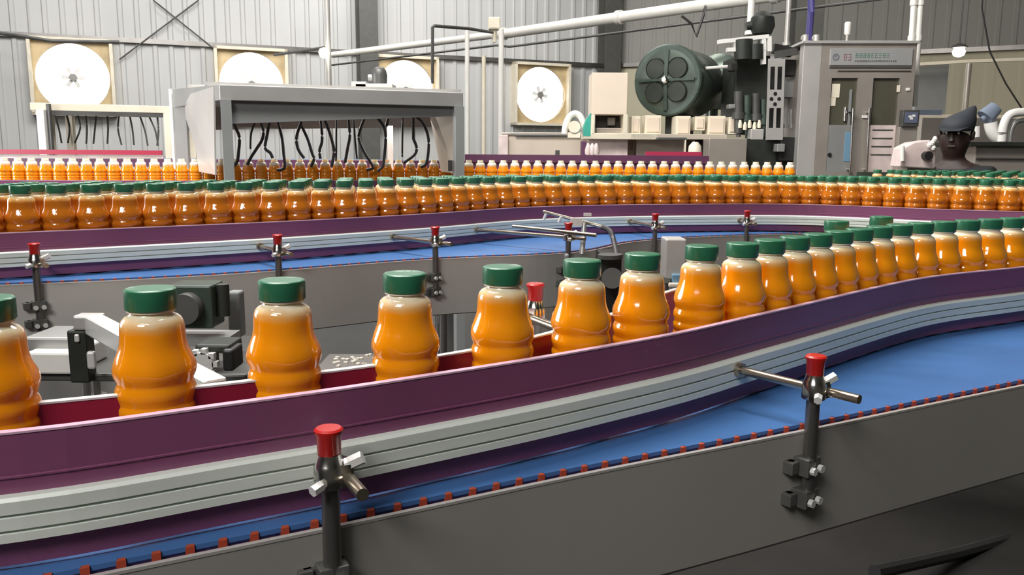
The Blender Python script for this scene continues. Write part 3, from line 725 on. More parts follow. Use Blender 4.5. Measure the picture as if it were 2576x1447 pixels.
for x0, y0, dx1, dx2 in ((135, 285, 12, 20), (165, 285, 10, 6), (192, 285, 10, -4), (215, 287, 4, 2), (243, 287, -4, -8), (270, 287, 2, 0), (300, 290, -3, 6), (325, 290, 8, 12), (350, 292, 14, 22), (372, 292, 18, 26), (395, 292, 4, 0)):
    pts = catmull([PD(x0, y0 - 5, 6.1), PD(x0 + dx1, y0 + 35, 6.1), PD(x0 + dx2, y0 + 75, 6.1)]); MB().tube(pts, .006, 6).build('air_hose', 'dark_grey', h, smooth=True)

# ------------------------------------------------------------------ middle background machines
def pbox(x0, y0, x1, y1, d, dep, m, name, label, cat='machine', floor=False, parent=None, bevel=.004, **kw):
    a_, b_ = PD(x0, y1, d), PD(x1, y0, d); z0 = 0 if floor else a_.z
    mb = MB(); mb.box(((a_.x + b_.x)/2, d + dep/2, (z0 + b_.z)/2), (abs(b_.x - a_.x), dep, b_.z - z0))
    if parent is not None: return mb.build(name, m, parent, bevel=bevel, **kw)
    return mb.build(name, m, bevel=bevel, label=label, cat=cat, **kw)
# long warm machine covers
t = thing('machine_cover', 'long warm grey machine cover with dark top edge below the fourth fan', 'machine', (PD(1400, 380, 7.0).x, 7.2, 0))
pbox(1268, 338, 1745, 400, 7.0, .5, 'beige_metal', 'cover_body', None, floor=True, parent=t)
pbox(1262, 334, 1475, 339, 6.98, .54, 'ss_warm', 'top_sheet', None, parent=t)
pbox(1296, 339, 1475, 343, 6.97, .02, 'dark_grey', 'seam', None, parent=t)
pbox(1255, 340, 1278, 392, 6.95, .05, 'pink_white', 'corner_post', None, parent=t)
t = thing('machine_cover', 'bright cream ledge machine below the beige open box', 'machine', (PD(1600, 345, 6.6).x, 6.7, 0))
pbox(1470, 336, 1655, 350, 6.6, .35, 'cream', 'ledge', None, parent=t)
pbox(1480, 350, 1580, 396, 6.7, .2, 'pink_white', 'base_panel', None, floor=True, parent=t)
pbox(1655, 346, 1728, 352, 6.5, .3, 'dark_grey', 'ledge', None, parent=t)
pbox(1600, 350, 1726, 392, 6.75, .2, 'ss_warm', 'base_panel', None, floor=True, parent=t)
pbox(1722, 350, 1727, 396, 6.5, .05, 'cream', 'corner_post', None, floor=True, parent=t)
# beige box with opening
t = thing('control_enclosure', 'tall beige enclosure with a dark rectangular opening, left of the big drum', 'cabinet', (PD(1534, 338, 6.6).x, 6.75, 1.4))
pbox(1488, 183, 1580, 288, 6.6, .3, 'beige', 'upper_body', None, parent=t)
pbox(1488, 288, 1497, 338, 6.6, .3, 'cream', 'side_post', None, parent=t); pbox(1567, 288, 1580, 338, 6.6, .3, 'cream', 'side_post', None, parent=t)
pbox(1497, 288, 1567, 337, 6.85, .05, 'dark_grey', 'recess_back', None, parent=t); pbox(1500, 322, 1566, 337, 6.7, .12, 'ss_warm', 'shelf', None, parent=t)
pbox(1528, 296, 1548, 316, 6.78, .06, 'ss_grey', 'gauge', None, parent=t)
# white and green round thing
q = PD(1450, 340, 6.4); t = thing('hose_reel', 'white rounded hose reel with green side, left of the beige enclosure', 'reel', (q.x, q.y, q.z - .01))
mb = MB(); n = 20; pts = []
for k in range(n + 1): an = PI*k/n; pts.append((-.085 + .085*(-math.cos(an)) + .07, 0, .15*math.sin(an) + .02))
mb.tube([Vector((x*.9, 0, z)) for x, y_, z in pts], .024, 10); mb.build('rim', 'white', t, smooth=True, local=True)
mb = MB(); mb.cyl((-.02, .05, .07), (-.02, -.05, .07), .045, 20); mb.box((-.02, 0, .01), (.09, .08, .04)); mb.build('hub', 'cream', t, smooth=True, local=True)
mb = MB(); mb.plate([(.045, -.04, 0), (.095, -.04, 0), (.095, -.04, .17), (.06, -.04, .12), (.04, -.04, .06)], .1); mb.build('green_side', 'teal', t, local=True)
# clutter in front on ledge
pbox(1397, 378, 1408, 392, 6.2, .03, 'dark_grey', 'lever', 'small dark lever above the purple rail, mid picture', 'lever', bevel=.002, floor=True)
mb = MB(); q = PD(1490, 378, 6.1)
for dx in (-.03, .0, .028): mb.lathe([(.022, -.03), (.024, 0), (.016, .03), (.006, .05)], q + Vector((dx, 0, 0)), n=14)
mb.cyl(q, (q.x, q.y, 0), .02); mb.build('valve_group', 'pink_white', smooth=True, label='cluster of pale valve knobs under the cream ledge', cat='valve')
pbox(1462, 355, 1475, 385, 6.2, .1, 'purple_dark', 'sensor_box', 'dark violet box left of the pale valve cluster', 'box', floor=True)
# big drum
dc = PD(1684, 203, 6.9); ax = Vector((.52, .85, 0)).normalized(); R = ax.to_track_quat('Z', 'Y').to_matrix()
t = thing('rotary_drum', 'large dark green-grey drum wheel with four round holes in its end', 'drum', (dc.x, dc.y, dc.z - .3))
mb = MB(); rr = .275; mb.lathe([(rr*.96, -.04), (rr, -.02), (rr, .52), (rr*.92, .60), (rr*.5, .66), (.02, .67)], dc, R, 48); mb.build('drum_body', 'drum', t, smooth=True)
mb = MB(); mb.lathe([(rr*.985, -.055), (rr*1.03, -.045), (rr*1.03, .01), (rr*.985, .02)], dc, R, 48); mb.build('rim_band', 'green_dark', t, smooth=True)
mb = MB(); mb.lathe([(.001, -.075), (rr*.5, -.07), (rr*.86, -.055), (rr*.92, -.035)], dc, R, 48); mb.build('end_plate', 'drum', t, smooth=True)
for k in range(4):
    an = PI/4 + k*PI/2; off = R @ Vector((math.cos(an)*rr*.47, math.sin(an)*rr*.47, -.078)); mb = MB()
    mb.lathe([(rr*.27, 0), (rr*.29, -.006), (rr*.31, .004)], dc + off, R, 24); mb.build('hole', 'drum_hole', t, smooth=True)
mb = MB()
for an in (0, PI/2, PI, 3*PI/2):
    e = R @ Vector((math.cos(an), math.sin(an), 0)); mb.bar(dc - ax*.082, dc - ax*.066 + e*rr*.85, .03, .02)
mb.build('spoke', 'green_dark', t)
mb = MB(); mb.lathe([(.03, 0), (.03, -.03), (.018, -.045)], dc - ax*.08, R, 16); mb.build('axle', 'chrome', t, smooth=True)
mb = MB(); s0 = dc + ax*.12; 
for k in (.12, .42): s0 = dc + ax*k; mb.box((s0.x, s0.y, (s0.z - rr + 1.42)/2 + .02), (.10, .10, s0.z - rr - 1.42 + .04), math.atan2(ax.y, ax.x))
mb.build('support', 'dark_machine', t)
# second dark drum body behind right
mb = MB(); d2 = PD(1806, 205, 7.9); mb.lathe([(.10, -.06), (.20, -.04), (.25, .0), (.25, .4), (.2, .45)], d2, R, 40); mb.cyl(d2 + Vector((0, .2, -.2)), (d2.x, d2.y + .2, 0), .06); mb.build('mixing_tank', 'drum', smooth=True, label='smooth dark tank between the drum wheel and the dark machinery', cat='tank')
mb = MB(); p0 = PD(1772, 172, 6.85); mb.cyl(p0, p0 + Vector((.20, 0, .015)), .013, 12, mi=0); mb.cyl(p0 - Vector((.06, 0, 0)), p0, .035, 14, mi=1); mb.tube([p0 - Vector((.03, 0, 0)), PD(1765, 195, 6.85), PD(1757, 232, 6.85)], .006, mi=1)
mb.build('crank_handle', ['white', 'black'], smooth=True, label='white-handled black crank before the smooth dark tank', cat='handle')
# yellow lit boxes under the drum
for x0, x1, y0, y1, l in ((1588, 1612, 292, 338, 'narrow pale panel box under the left of the drum'), (1622, 1664, 290, 338, 'pale yellow panel box under the middle of the drum'), (1700, 1738, 292, 342, 'pinkish panel box under the right of the drum'),
                       (1748, 1775, 293, 328, 'small pinkish box right of the drum base'), (1780, 1826, 292, 340, 'pale yellow box among the machinery under the dark tank'), (1832, 1858, 294, 338, 'narrow lit box left of the dark filler head')):
    t = thing('panel_box', l, 'box', (PD((x0 + x1)/2, y1, 6.7).x, 6.75, PD(x0, y1, 6.7).z)); pbox(x0, y0, x1, y1, 6.7, .2, 'cream', 'body', None, parent=t)
    pbox(x0 + 4, y0 + 5, x1 - 4, y1 - 6, 6.69, .02, 'beige', 'door', None, parent=t)
pbox(1586, 338, 1830, 350, 6.60, .9, 'beige_metal', 'machine_ledge', 'long brownish ledge carrying the row of pale panel boxes', 'ledge')
t = thing('filler_cabinet', 'dark machine cabinet under the filler with a light grey square panel', 'machine', (PD(1850, 400, 6.3).x, 6.5, 0))
pbox(1780, 350, 2000, 405, 6.5, .5, 'dark_machine', 'base', None, floor=True, parent=t)
pbox(1782, 349, 1880, 404, 6.3, .2, 'ss_warm', 'light_panel', None, floor=True, parent=t)
q = PD(1748, 378, 6.2); mb = MB(); mb.lathe([(.03, -.05), (.05, -.02), (.045, .03), (.02, .06)], q, n=18); mb.cyl(q, (q.x, q.y, 0), .015); mb.build('work_lamp', 'cream', smooth=True, label='small pale round lamp by the square grey panel', cat='lamp')
# dark filler head mass: stacked shapes
t = thing('filling_machine', 'tall dark filling machine head packed with valves, left of the slotted plate', 'machine', (PD(1890, 340, 6.6).x, 6.7, 1.45))
pbox(1845, 140, 1938, 336, 6.75, .45, 'dark_machine', 'housing', None, parent=t)
q = PD(1890, 340, 6.7)
for k, (x, y0, y1, r) in enumerate(((1858, 230, 335, .035), (1880, 240, 340, .03), (1902, 235, 340, .032), (1922, 250, 345, .028))):
    p0, p1 = PD(x, y0, 6.62), PD(x, y1, 6.62); mb = MB(); mb.cyl(p0, p1, r); mb.cyl((p0 + p1)/2, (p0 + p1)/2 - Vector((0, 0, .05)), r*1.4); mb.cyl(p1, p1 - Vector((0, 0, .03)), r*.5)
    mb.build('valve', 'green_dark' if k % 2 else 'dark_grey', t, smooth=True)
pbox(1838, 160, 1856, 178, 6.6, .1, 'black', 'valve_block', None, parent=t); pbox(1835, 262, 1850, 272, 6.6, .1, 'ss_grey', 'bolt_plate', None, parent=t)
mb = MB(); mb.cyl(PD(1870, 100, 6.6), PD(1870, 150, 6.6), .07); mb.cyl(PD(1900, 112, 6.6), PD(1900, 150, 6.6), .06); mb.build('top_drive', 'dark_machine', t, smooth=True)
pbox(1888, 325, 1922, 352, 6.5, .1, 'ss_light', 'foot_plate', None, parent=t)
mb = MB(); q = PD(1895, 308, 6.55)
for k in range(5): mb.lathe([(.014, -.03), (.016, 0), (.008, .03)], PD(1862 + 12*k, 312 + 5*(k % 2), 6.55), n=10)
mb.build('nozzle', 'cream', t, smooth=True)
# black round valve
q = PD(1918, 60, 7.0); mb = MB(); mb.lathe([(.02, -.10), (.075, -.08), (.10, -.02), (.09, .05), (.05, .085), (.015, .10)], q, n=24); mb.cyl(q - Vector((.13, 0, .02)), q, .03, 16, r2=.05); mb.cyl(q, q - Vector((0, 0, .25)), .03)
mb.build('actuator', 'dark_machine', smooth=True, label='black round valve actuator above the white bracket frame', cat='valve')
# white bracket frame
t = thing('bracket_frame', 'bright white bracket frame jutting left above the filler head', 'frame', PD(1890, 130, 6.6))
for nm, pts in (('bar', [(1806, 106), (1932, 92)]), ('bar', [(1828, 126), (1925, 122)]), ('upright', [(1852, 100), (1852, 124)]), ('upright', [(1920, 92), (1920, 162)]), ('upright', [(1934, 92), (1934, 130)])):
    MB().bar(PD(*pts[0], 6.6), PD(*pts[1], 6.6), .05 if nm == 'bar' else .045, .03).build(nm, 'white', t)
# slotted plate
t = thing('slotted_plate', 'upright pale steel plate pierced by long slots and round holes', 'plate', PD(1950, 352, 6.4))
def slot_plate():
    mb = MB(); d = 6.4
    xs = lambda f, y: 1932 - (y - 150)*.03 + f*42
    for a_, b_ in ((0, .14), (.43, .57), (.86, 1)): 
        mb.plate([PD(xs(a_, 352), 352, d), PD(xs(b_, 352), 352, d), PD(xs(b_, 148), 148, d), PD(xs(a_, 148), 148, d)], .012)
    for y0, y1 in ((148, 168), (226, 272), (322, 352)):
        for a_, b_ in ((.14, .43), (.57, .86)): mb.plate([PD(xs(a_, y1), y1, d), PD(xs(b_, y1), y1, d), PD(xs(b_, y0), y0, d), PD(xs(a_, y0), y0, d)], .012)
    return mb
slot_plate().build('plate', 'ss_light', t)
mb = MB(); mb.plate([PD(1927, 350, 6.5), PD(1968, 350, 6.5), PD(1974, 150, 6.5), PD(1933, 150, 6.5)], .02); mb.build('slot_dark_sheet', 'black', t)  # black sheet added to stand for the darkness behind the slots
mb = MB()
for fx, y in ((.5, 236), (.28, 249), (.74, 249), (.5, 262)):
    q = PD(1932 - (y - 150)*.03 + fx*42, y, 6.385); mb.cyl(q, q + Vector((0, .01, 0)), .014, 12)
mb.build('hole', 'black', t)
# mechanism right of plate
t = thing('capper_mechanism', 'dark clutter of capping mechanism between slotted plate and cabinet', 'machine', PD(1988, 340, 6.7))
pbox(1972, 140, 1998, 345, 6.85, .3, 'dark_grey', 'back_plate', None, parent=t)
pbox(1975, 150, 2004, 190, 6.6, .15, 'black', 'box', None, parent=t); pbox(1975, 200, 2003, 245, 6.65, .12, 'ss_shade', 'plate', None, parent=t)
mb = MB(); mb.bar(PD(1950, 138, 6.5), PD(2006, 129, 6.5), .05, .05); mb.build('cross_beam', 'dark_grey', t)
mb = MB(); mb.bar(PD(1945, 122, 6.55), PD(1990, 132, 6.55), .05, .07); mb.build('cross_beam', 'black', t)
for x in (1978, 1990, 2002): mb = MB(); mb.cyl(PD(x, 275, 6.6), PD(x, 318, 6.6), .012); mb.cyl(PD(x, 312, 6.6), PD(x, 322, 6.6), .02); mb.build('spindle', 'ss_grey', t, smooth=True)
pbox(1962, 345, 2005, 405, 6.4, .3, 'black', 'lower_block', None, parent=t); pbox(1955, 362, 1975, 382, 6.35, .1, 'ss_grey', 'bolt_plate', None, parent=t)

# capping cabinet
d = 6.3; L0, L1 = PD(2052, 110, d), PD(2284, 122, d); zt = L0.z; lx0, lx1 = PD(2050, 400, d).x, PD(2262, 400, d).x; dep = .75
ang = math.radians(-3)
cab = thing('capping_cabinet', 'tall stainless capping cabinet with two dark windows and a sign band', 'cabinet', (lx0, d, 0), ang)
CW = lx1 - lx0 + .05; CH = zt
def cb(x0, x1, z0, z1, y0, y1, m, name, bevel=.003, **kw):
    return MB().box(((x0 + x1)/2, (y0 + y1)/2, (z0 + z1)/2), (x1 - x0, y1 - y0, z1 - z0)).build(name, m, cab if 'parent' not in kw else kw.pop('parent'), local=True, bevel=bevel, **kw)
zpx = lambda y: PD(2150, y, d).z
zw0, zw1 = zpx(315), zpx(197); wx = [(.085, .265), (.395, .58)]; zl = zpx(400)
xx = [0, .085, .275, .385, .575, CW]
mb = MB()
def fb(x0, x1, z0, z1): mb.box(((x0 + x1)/2, .01, (z0 + z1)/2), (x1 - x0, .02, z1 - z0))
fb(0, CW, zw1, CH); fb(0, xx[1], 0, zw1); fb(xx[2], xx[3], 0, zw1); fb(xx[4], CW, 0, zw1); fb(xx[1], xx[2], 0, zl - .1); fb(xx[3], xx[4], 0, zl - .1)
mb.build('front_frame', 'ss_warm', cab, local=True)
cb(-.13, 0, 0, CH, 0, .10, 'ss_light', 'corner_column'); cb(-.10, 0, 0, CH - .02, .10, dep, 'ss_warm', 'side_panel'); cb(CW - .01, CW, 0, CH - .03, .02, dep, 'ss_grey', 'side_panel')
cb(-.1, CW, 0, CH - .02, dep - .02, dep, 'dark_grey', 'rear_panel'); cb(-.15, CW + .01, CH, CH + .02, -.02, dep, 'ss_light', 'roof')
# windows: dark glass panes, blackish interior parts
g = cb(xx[1] - .005, xx[2] + .005, zw0, zw1, .022, .028, 'glass_dark', 'window_pane'); g = cb(xx[3] - .005, xx[4] + .005, zw0, zw1, .022, .028, 'glass_dark', 'window_pane')
cb(xx[1] + .01, xx[1] + .07, zw1 - .14, zw1 - .04, .016, .022, 'cream', 'inner_bracket'); cb(xx[1], xx[1] + .045, zw1 - .20, zw1 - .14, .016, .022, 'cream', 'inner_bracket')
mb = MB(); mb.cyl((xx[1] + .12, .015, zw0 + .03), (xx[1] + .12, .015, zw0 + .13), .012); mb.build('spindle', 'chrome', cab, local=True, smooth=True)
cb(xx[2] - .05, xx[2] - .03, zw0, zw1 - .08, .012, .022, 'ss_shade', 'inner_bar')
p = cb(xx[1], xx[2], zl - .1, zw0, .005, .02, 'ss_grey', 'lower_door'); cb(xx[2] - .065, xx[2] - .015, zl - .02, zw0 - .05, .001, .006, 'blue_panel', 'blue_sticker', parent=p, label='pale blue sticker strip')
p = cb(xx[3], xx[4], zl - .1, zw0, .005, .02, 'pink_white', 'lower_door')
for k in range(4): cb(xx[3] + .02, xx[4] - .02, zw0 - .04 - k*.06, zw0 - .03 - k*.06, 0, .006, 'dark_grey', 'louvre', parent=p)
mb = MB(); mb.lathe([(.014, 0), (.016, -.004), (.012, -.012)], (xx[1] + .02, .003, zl + .03), Matrix.Rotation(-PI/2, 3, 'X'), 12); mb.build('lock', 'black', cab, local=True)
for x in (2143, 2184):
    q0 = PD(x + 4, 272, d - .07); q1 = PD(x - 4, 436, d - .07); mb = MB(); mb.cyl(q0, q1, .009, 12)
    for q in (q0 + (q1 - q0)*.06, q0 + (q1 - q0)*.94): mb.cyl(q, q + Vector((0, .07, 0)), .008, 8)
    mb.build('handle', 'chrome', cab, smooth=True, label='long vertical chrome handle')
cb(xx[2] + .045, xx[2] + .085, zw0 + .05, zw0 + .07, -.012, 0, 'white', 'latch'); cb(CW - .055, CW - .03, zw1 - .09, zw1 - .07, -.012, 0, 'white', 'latch')
cb(xx[4] - .02, xx[4] + .005, zw1 - .10, zw1 - .05, -.008, .0, 'cream', 'warning_sticker')
# sign band
sg = cb(.06, CW - .03, CH - .155, CH - .035, -.012, 0, 'plate_face', 'sign_band')
cb(.06, CW - .03, CH - .172, CH - .166, -.010, 0, 'dark_grey', 'groove'); cb(.12, CW - .03, CH - .195, CH - .190, -.010, 0, 'dark_grey', 'groove')
mb = MB(); n = 28; zc_ = CH - .095; r1, r2 = .024, .015
ring = []
for k in range(n): an = 2*PI*k/n; ring += [(.10 + math.cos(an)*r1, -.0145, zc_ + math.sin(an)*r1), (.10 + math.cos(an)*r2, -.0145, zc_ + math.sin(an)*r2)]
mb.add(ring, [(2*k, 2*((k + 1) % n), 2*((k + 1) % n) + 1, 2*k + 1) for k in range(n)]); mb.cyl((.10, -.012, zc_ + .005), (.10, -.0145, zc_ + .005), .006, 12); mb.build('emblem', 'plate_mark_dark', sg, local=True)
def strokes(x0, z0, w_, h_, n, seed, m, nm):
    r = random.Random(seed); mb = MB()
    for i in range(n):
        cx = x0 + (i + .5)*w_/n; cw = w_/n*.8
        for z in (0, .5, 1): mb.box((cx, -.0135, z0 + h_*z), (cw*r.uniform(.6, 1), .002, h_*.13))
        for q in (-.3, .3):
            if r.random() < .8: mb.box((cx + q*cw, -.0135, z0 + h_*.5), (cw*.14, .002, h_*r.uniform(.6, 1)))
    mb.build(nm, m, sg, local=True)
strokes(.150, CH - .115, .065, .040, 2, 1, 'plate_mark_red', 'lettering'); strokes(.235, CH - .098, .25, .028, 9, 2, 'plate_mark_green', 'lettering'); strokes(.235, CH - .128, .30, .010, 20, 3, 'plate_mark_dark', 'lettering')
# top pipe elbows at cabinet corner
mb = MB()
for dx in (-.11, -.03): mb.cyl((dx, .05, CH + .02), (dx, .05, CH + .07), .022, 12); mb.cyl((dx, .05, CH + .045), (dx - .03, .05, CH + .05), .014, 12)
mb.build('hose_fitting', 'ss_light', cab, local=True, smooth=True)
q = PD(2130, 108, d + .2); t = thing('signal_lamp', 'small white signal lamp standing on top of the capping cabinet', 'lamp', (q.x, q.y, CH + .02))
zs = PD(2131, 88, d + .2).z - CH - .02; ze = PD(2131, 55, d + .2).z - CH - .02
MB().cyl((0, 0, 0), (0, 0, zs), .010, 12).build('stem', 'ss_light', t, smooth=True, local=True); mb = MB(); mb.lathe([(.014, zs), (.022, zs + .01), (.024, ze - .01), (.016, ze)], n=18); mb.build('lens', 'white', t, smooth=True, local=True)
# control screen
q = PD(2287, 298, 6.1); t = thing('control_screen', 'small operator screen on an arm right of the capping cabinet', 'screen', (q.x, q.y, 0))
MB().box((q.x, q.y, q.z), (.118, .06, .118)).build('case', 'dark_grey', t, bevel=.004); MB().box((q.x, q.y - .032, q.z + .005), (.09, .006, .075)).build('display', 'screen', t)
mb = MB(); mb.box((q.x, q.y + .02, (q.z - .06)/2), (.13, .05, q.z - .06)); mb.build('pedestal', 'ss_warm', t, bevel=.004)
mb = MB(); 
for dx, dz in ((-.01, .012), (.015, .018), (0, -.002)): mb.box((q.x + dx, q.y - .036, q.z + dz), (.022, .002, .014))
mb.build('display_icons', 'white', t)

# ------------------------------------------------------------------ far right: wall lamps, machines, worker
q = PD(2412, 131, 12.5); t = thing('wall_lamp', 'glowing lamp near the dark roof at the upper right', 'lamp', (q.x, q.y, q.z - .1))
mb = MB(); mb.lathe([(.02, -.07), (.07, -.05), (.09, 0), (.07, .05), (.02, .07)], q, n=20); mb.build('bulb', 'lamp_glow', t, smooth=True)
mb = MB(); mb.lathe([(.12, .06), (.10, .09), (.03, .12)], q, n=20); mb.cyl(q + Vector((0, 0, .1)), Vector((q.x, q.y, 7.2)), .012, 8); mb.build('shade', 'dark_grey', t, smooth=True)
pbox(2300, 162, 2388, 272, 11.5, .3, 'ss_grey', 'partition_panel', 'flat grey partition panel right of the white pipe pair', 'partition', floor=True)
vpipe(2438, 160, 270, 9.0, .030, 'ss_warm', 'brown-grey post standing before the beige wall', floor=True)
mb = MB(); mb.bar(PD(2290, 163, 11.4), PD(2440, 154, 11.4), .06, .04); mb.bar(PD(2440, 154, 11.4), PD(2620, 148, 11.4), .06, .04); mb.build('wall_beam', 'cream', label='pale beam along the top of the beige wall', cat='beam')
pbox(2305, 276, 2370, 290, 8.5, .35, 'blue_grey', 'tray', 'blue-grey tray beside the worker', 'tray'); pbox(2300, 290, 2600, 300, 8.5, .4, 'cream', 'bench_rail', 'pale bench rail behind the worker', 'rail')
pbox(2310, 298, 2600, 420, 8.4, .4, 'ss_warm', 'low_machine', 'low grey-brown machine behind the worker', floor=True)
t = thing('inspection_bench', 'grey bench with dark top edge right of the worker', 'bench', (PD(2520, 400, 5.6).x, 5.8, 0))
pbox(2440, 358, 2640, 368, 5.5, .5, 'dark_machine', 'top', None, parent=t); pbox(2450, 368, 2640, 425, 5.55, .4, 'ss_warm', 'front_panel', None, floor=True, parent=t)
mb = MB(); mb.bar(PD(2455, 398, 5.54), PD(2640, 400, 5.54), .01, .008); mb.build('seam', 'dark_grey', t)
# white elbow blower and blue-grey cone
q = PD(2490, 290, 5.7); mb = MB(); mb.cyl(PD(2478, 296, 5.7), PD(2505, 270, 5.7), .06, 18, r2=.045); mb.cyl(PD(2470, 302, 5.7), PD(2480, 294, 5.7), .02, 12); mb.build('motor_cone', 'blue_grey', smooth=True, label='blue-grey conical motor left of the white elbow', cat='motor')
mb = MB(); mb.tube(catmull([PD(2492, 308, 5.7), PD(2496, 328, 5.7), PD(2506, 343, 5.7), PD(2522, 352, 5.7)]), .042, 16); mb.build('elbow_duct', 'white', smooth=True, label='white elbow duct below the blue-grey motor', cat='duct')
mb = MB(); mb.tube(catmull([PD(2520, 356, 5.6), PD(2524, 320, 5.6), PD(2536, 293, 5.6), PD(2560, 283, 5.6), PD(2610, 283, 5.6)]), .028, 14)
mb.build('curved_duct', 'white', smooth=True, label='white curved duct rising from the bench at the right edge', cat='duct')
mb = MB(); mb.tube(catmull([PD(2540, 356, 5.62), PD(2545, 325, 5.62), PD(2560, 305, 5.62), PD(2600, 300, 5.62)]), .016, 12); mb.build('curved_pipe', 'ss_grey', smooth=True, label='thin grey curved pipe inside the white curved duct', cat='pipe')
mb = MB(); mb.cyl(PD(2456, 318, 5.7), PD(2456, 345, 5.7), .022, 14); mb.build('canister', 'white', smooth=True, label='small white canister right of the worker', cat='canister')
# pinkish cluster left of worker
t = thing('sorting_unit', 'pale pinkish unit with a round black hole, left of the worker', 'machine', (PD(2315, 400, 4.7).x, 4.7, 0))
mb = MB(); mb.plate([PD(2262, 420, 4.6), PD(2352, 425, 4.6), PD(2356, 375, 4.6), PD(2340, 352, 4.6), PD(2300, 358, 4.6), PD(2272, 372, 4.6)], -.12); mb.build('body', 'pink_white', t, bevel=.006)
a_ = PD(2310, 420, 4.7); mb = MB(); mb.box((a_.x, 4.72, a_.z/2), (.16, .12, a_.z)); mb.build('stand', 'ss_warm', t)
q = PD(2337, 392, 4.56); mb = MB(); mb.cyl(q, q + Vector((0, .05, 0)), .024, 20); mb.build('hole', 'black', t, smooth=True)
mb = MB(); mb.cyl(PD(2270, 368, 4.58), PD(2270, 405, 4.58), .012, 12); mb.build('white_peg', 'white', t, smooth=True)
for k in range(4): pass
mb = MB()
for dx, dy in ((2345, 360), (2352, 350), (2338, 365), (2348, 372)): mb.lathe([(.010, -.012), (.014, 0), (.006, .016)], PD(dx, dy, 4.58), n=10)
mb.build('fitting', 'white', t, smooth=True)

# worker
pc = PD(2398, 420, 5.05); px_, py_ = pc.x, 5.05
wk = None
def skin(name, verts, edges, radii, m, parent=None, sub=2, root=0):
    me = bpy.data.meshes.new(name); me.from_pydata(verts, edges, []); o = bpy.data.objects.new(name, me); C.objects.link(o)
    sk = o.modifiers.new('skin', 'SKIN'); sk.use_smooth_shade = True
    for i, r in enumerate(radii):
        v = me.skin_vertices[0].data[i]; v.radius = (r, r) if not isinstance(r, tuple) else r; v.use_root = (i == root)
    sb = o.modifiers.new('sub', 'SUBSURF'); sb.levels = sub; sb.render_levels = sub
    me.materials.append(MATS[m]); 
    if parent is not None: o.parent = parent
    return o
hz = PD(2398, 345, 5.05).z    # middle of head
sh = hz - .215
V_ = [(0, 0, .95), (0, 0, 1.10), (0, 0, sh - .06), (0, 0, sh + .02), (0, -.01, sh + .09), (.0, -.03, hz - .06), (0, -.005, hz + .04),
      (-.17, 0, sh - .01), (-.26, -.04, sh - .26), (-.20, -.22, sh - .36), (-.14, -.28, sh - .36),
      (.17, 0, sh - .01), (.26, -.04, sh - .26), (.20, -.22, sh - .36), (.14, -.28, sh - .36),
      (-.09, 0, .88), (-.10, .0, .48), (-.10, .02, .08), (-.10, -.12, .05), (.09, 0, .88), (.10, 0, .48), (.10, .02, .08), (.10, -.12, .05), (-.045, -.095, hz - .035)]
E_ = [(0, 1), (1, 2), (2, 3), (3, 4), (4, 5), (5, 6), (3, 7), (7, 8), (8, 9), (9, 10), (3, 11), (11, 12), (12, 13), (13, 14), (0, 15), (15, 16), (16, 17), (17, 18), (0, 19), (19, 20), (20, 21), (21, 22)]
V_ = V_[:-1]
rad = [(.15, .10), (.14, .10), (.16, .10), (.09, .07), (.052, .052), (.085, .100), (.108, .125), .062, .045, .036, .028, .062, .045, .036, .028, .08, .055, .04, .035, .08, .055, .04, .035]
body = skin('person', V_, E_, rad, 'skin'); body.location = (px_, py_, 0); body.rotation_euler = (0, 0, math.radians(-38))
setp(body, 'worker in dark shirt and dark cap standing behind the bottles, head turned left', 'person')
WM[body.name] = Matrix.Translation((px_, py_, 0)) @ Matrix.Rotation(math.radians(-38), 4, 'Z')
sh_i = [0, 1, 2, 3, 7, 8, 9, 11, 12, 13]; mp = {v: i for i, v in enumerate(sh_i)}
skin('shirt', [V_[i] for i in sh_i], [(mp[a_], mp[b_]) for a_, b_ in E_ if a_ in mp and b_ in mp], [((r[0] + .035, r[1] + .035) if isinstance(r, tuple) else r + .022) for r in [rad[i] for i in sh_i]], 'shirt', body)
tr_i = [0, 15, 16, 17, 19, 20, 21]; mp = {v: i for i, v in enumerate(tr_i)}
skin('trousers', [V_[i] for i in tr_i], [(mp[a_], mp[b_]) for a_, b_ in E_ if a_ in mp and b_ in mp], [((r[0] + .012, r[1] + .012) if isinstance(r, tuple) else r + .016) for r in [rad[i] for i in tr_i]], 'trousers', body)
mb = MB(); mb.lathe([(.006, 0), (.012, -.02), (.018, -.045), (.010, -.05)], (0, -.118, hz + .02), None, 10); mb.build('nose', 'skin', body, smooth=True, local=True)
mb = MB(); mb.box((0, -.112, hz - .055), (.045, .012, .012)); mb.build('mouth', 'skin', body, local=True, bevel=.004)
for s in (-1, 1):
    mb = MB(); mb.lathe([(.001, -.008), (.008, 0), (.001, .008)], (s*.032, -.100, hz + .022), None, 10); mb.build('eye', 'white', body, smooth=True, local=True)
    mb = MB(); mb.lathe([(.004, -.03), (.012, -.015), (.014, .015), (.006, .03)], (s*.088, .0, hz + .01), None, 10); mb.build('ear', 'skin', body, smooth=True, local=True)
mb = MB(); cpz = hz + .045; n = 28; vs = []; fs = []
for q, (r, z, sx, sy) in enumerate([(.100, -.01, 0, 0), (.104, .012, 0, 0), (.103, .035, .004, .004), (.094, .060, .012, .012), (.074, .082, .026, .026), (.048, .104, .046, .046), (.026, .126, .062, .062), (.008, .140, .070, .070)]):
    for i_ in range(n): an = 2*PI*i_/n; vs.append((math.cos(an)*r*.92 + sx, math.sin(an)*r*1.02 + sy, cpz + z))
for q in range(7):
    for i_ in range(n): j_ = (i_ + 1) % n; fs.append((q*n + i_, q*n + j_, (q + 1)*n + j_, (q + 1)*n + i_))
fs += [tuple(range(n - 1, -1, -1)), tuple(range(7*n, 8*n))]; mb.add(vs, fs)
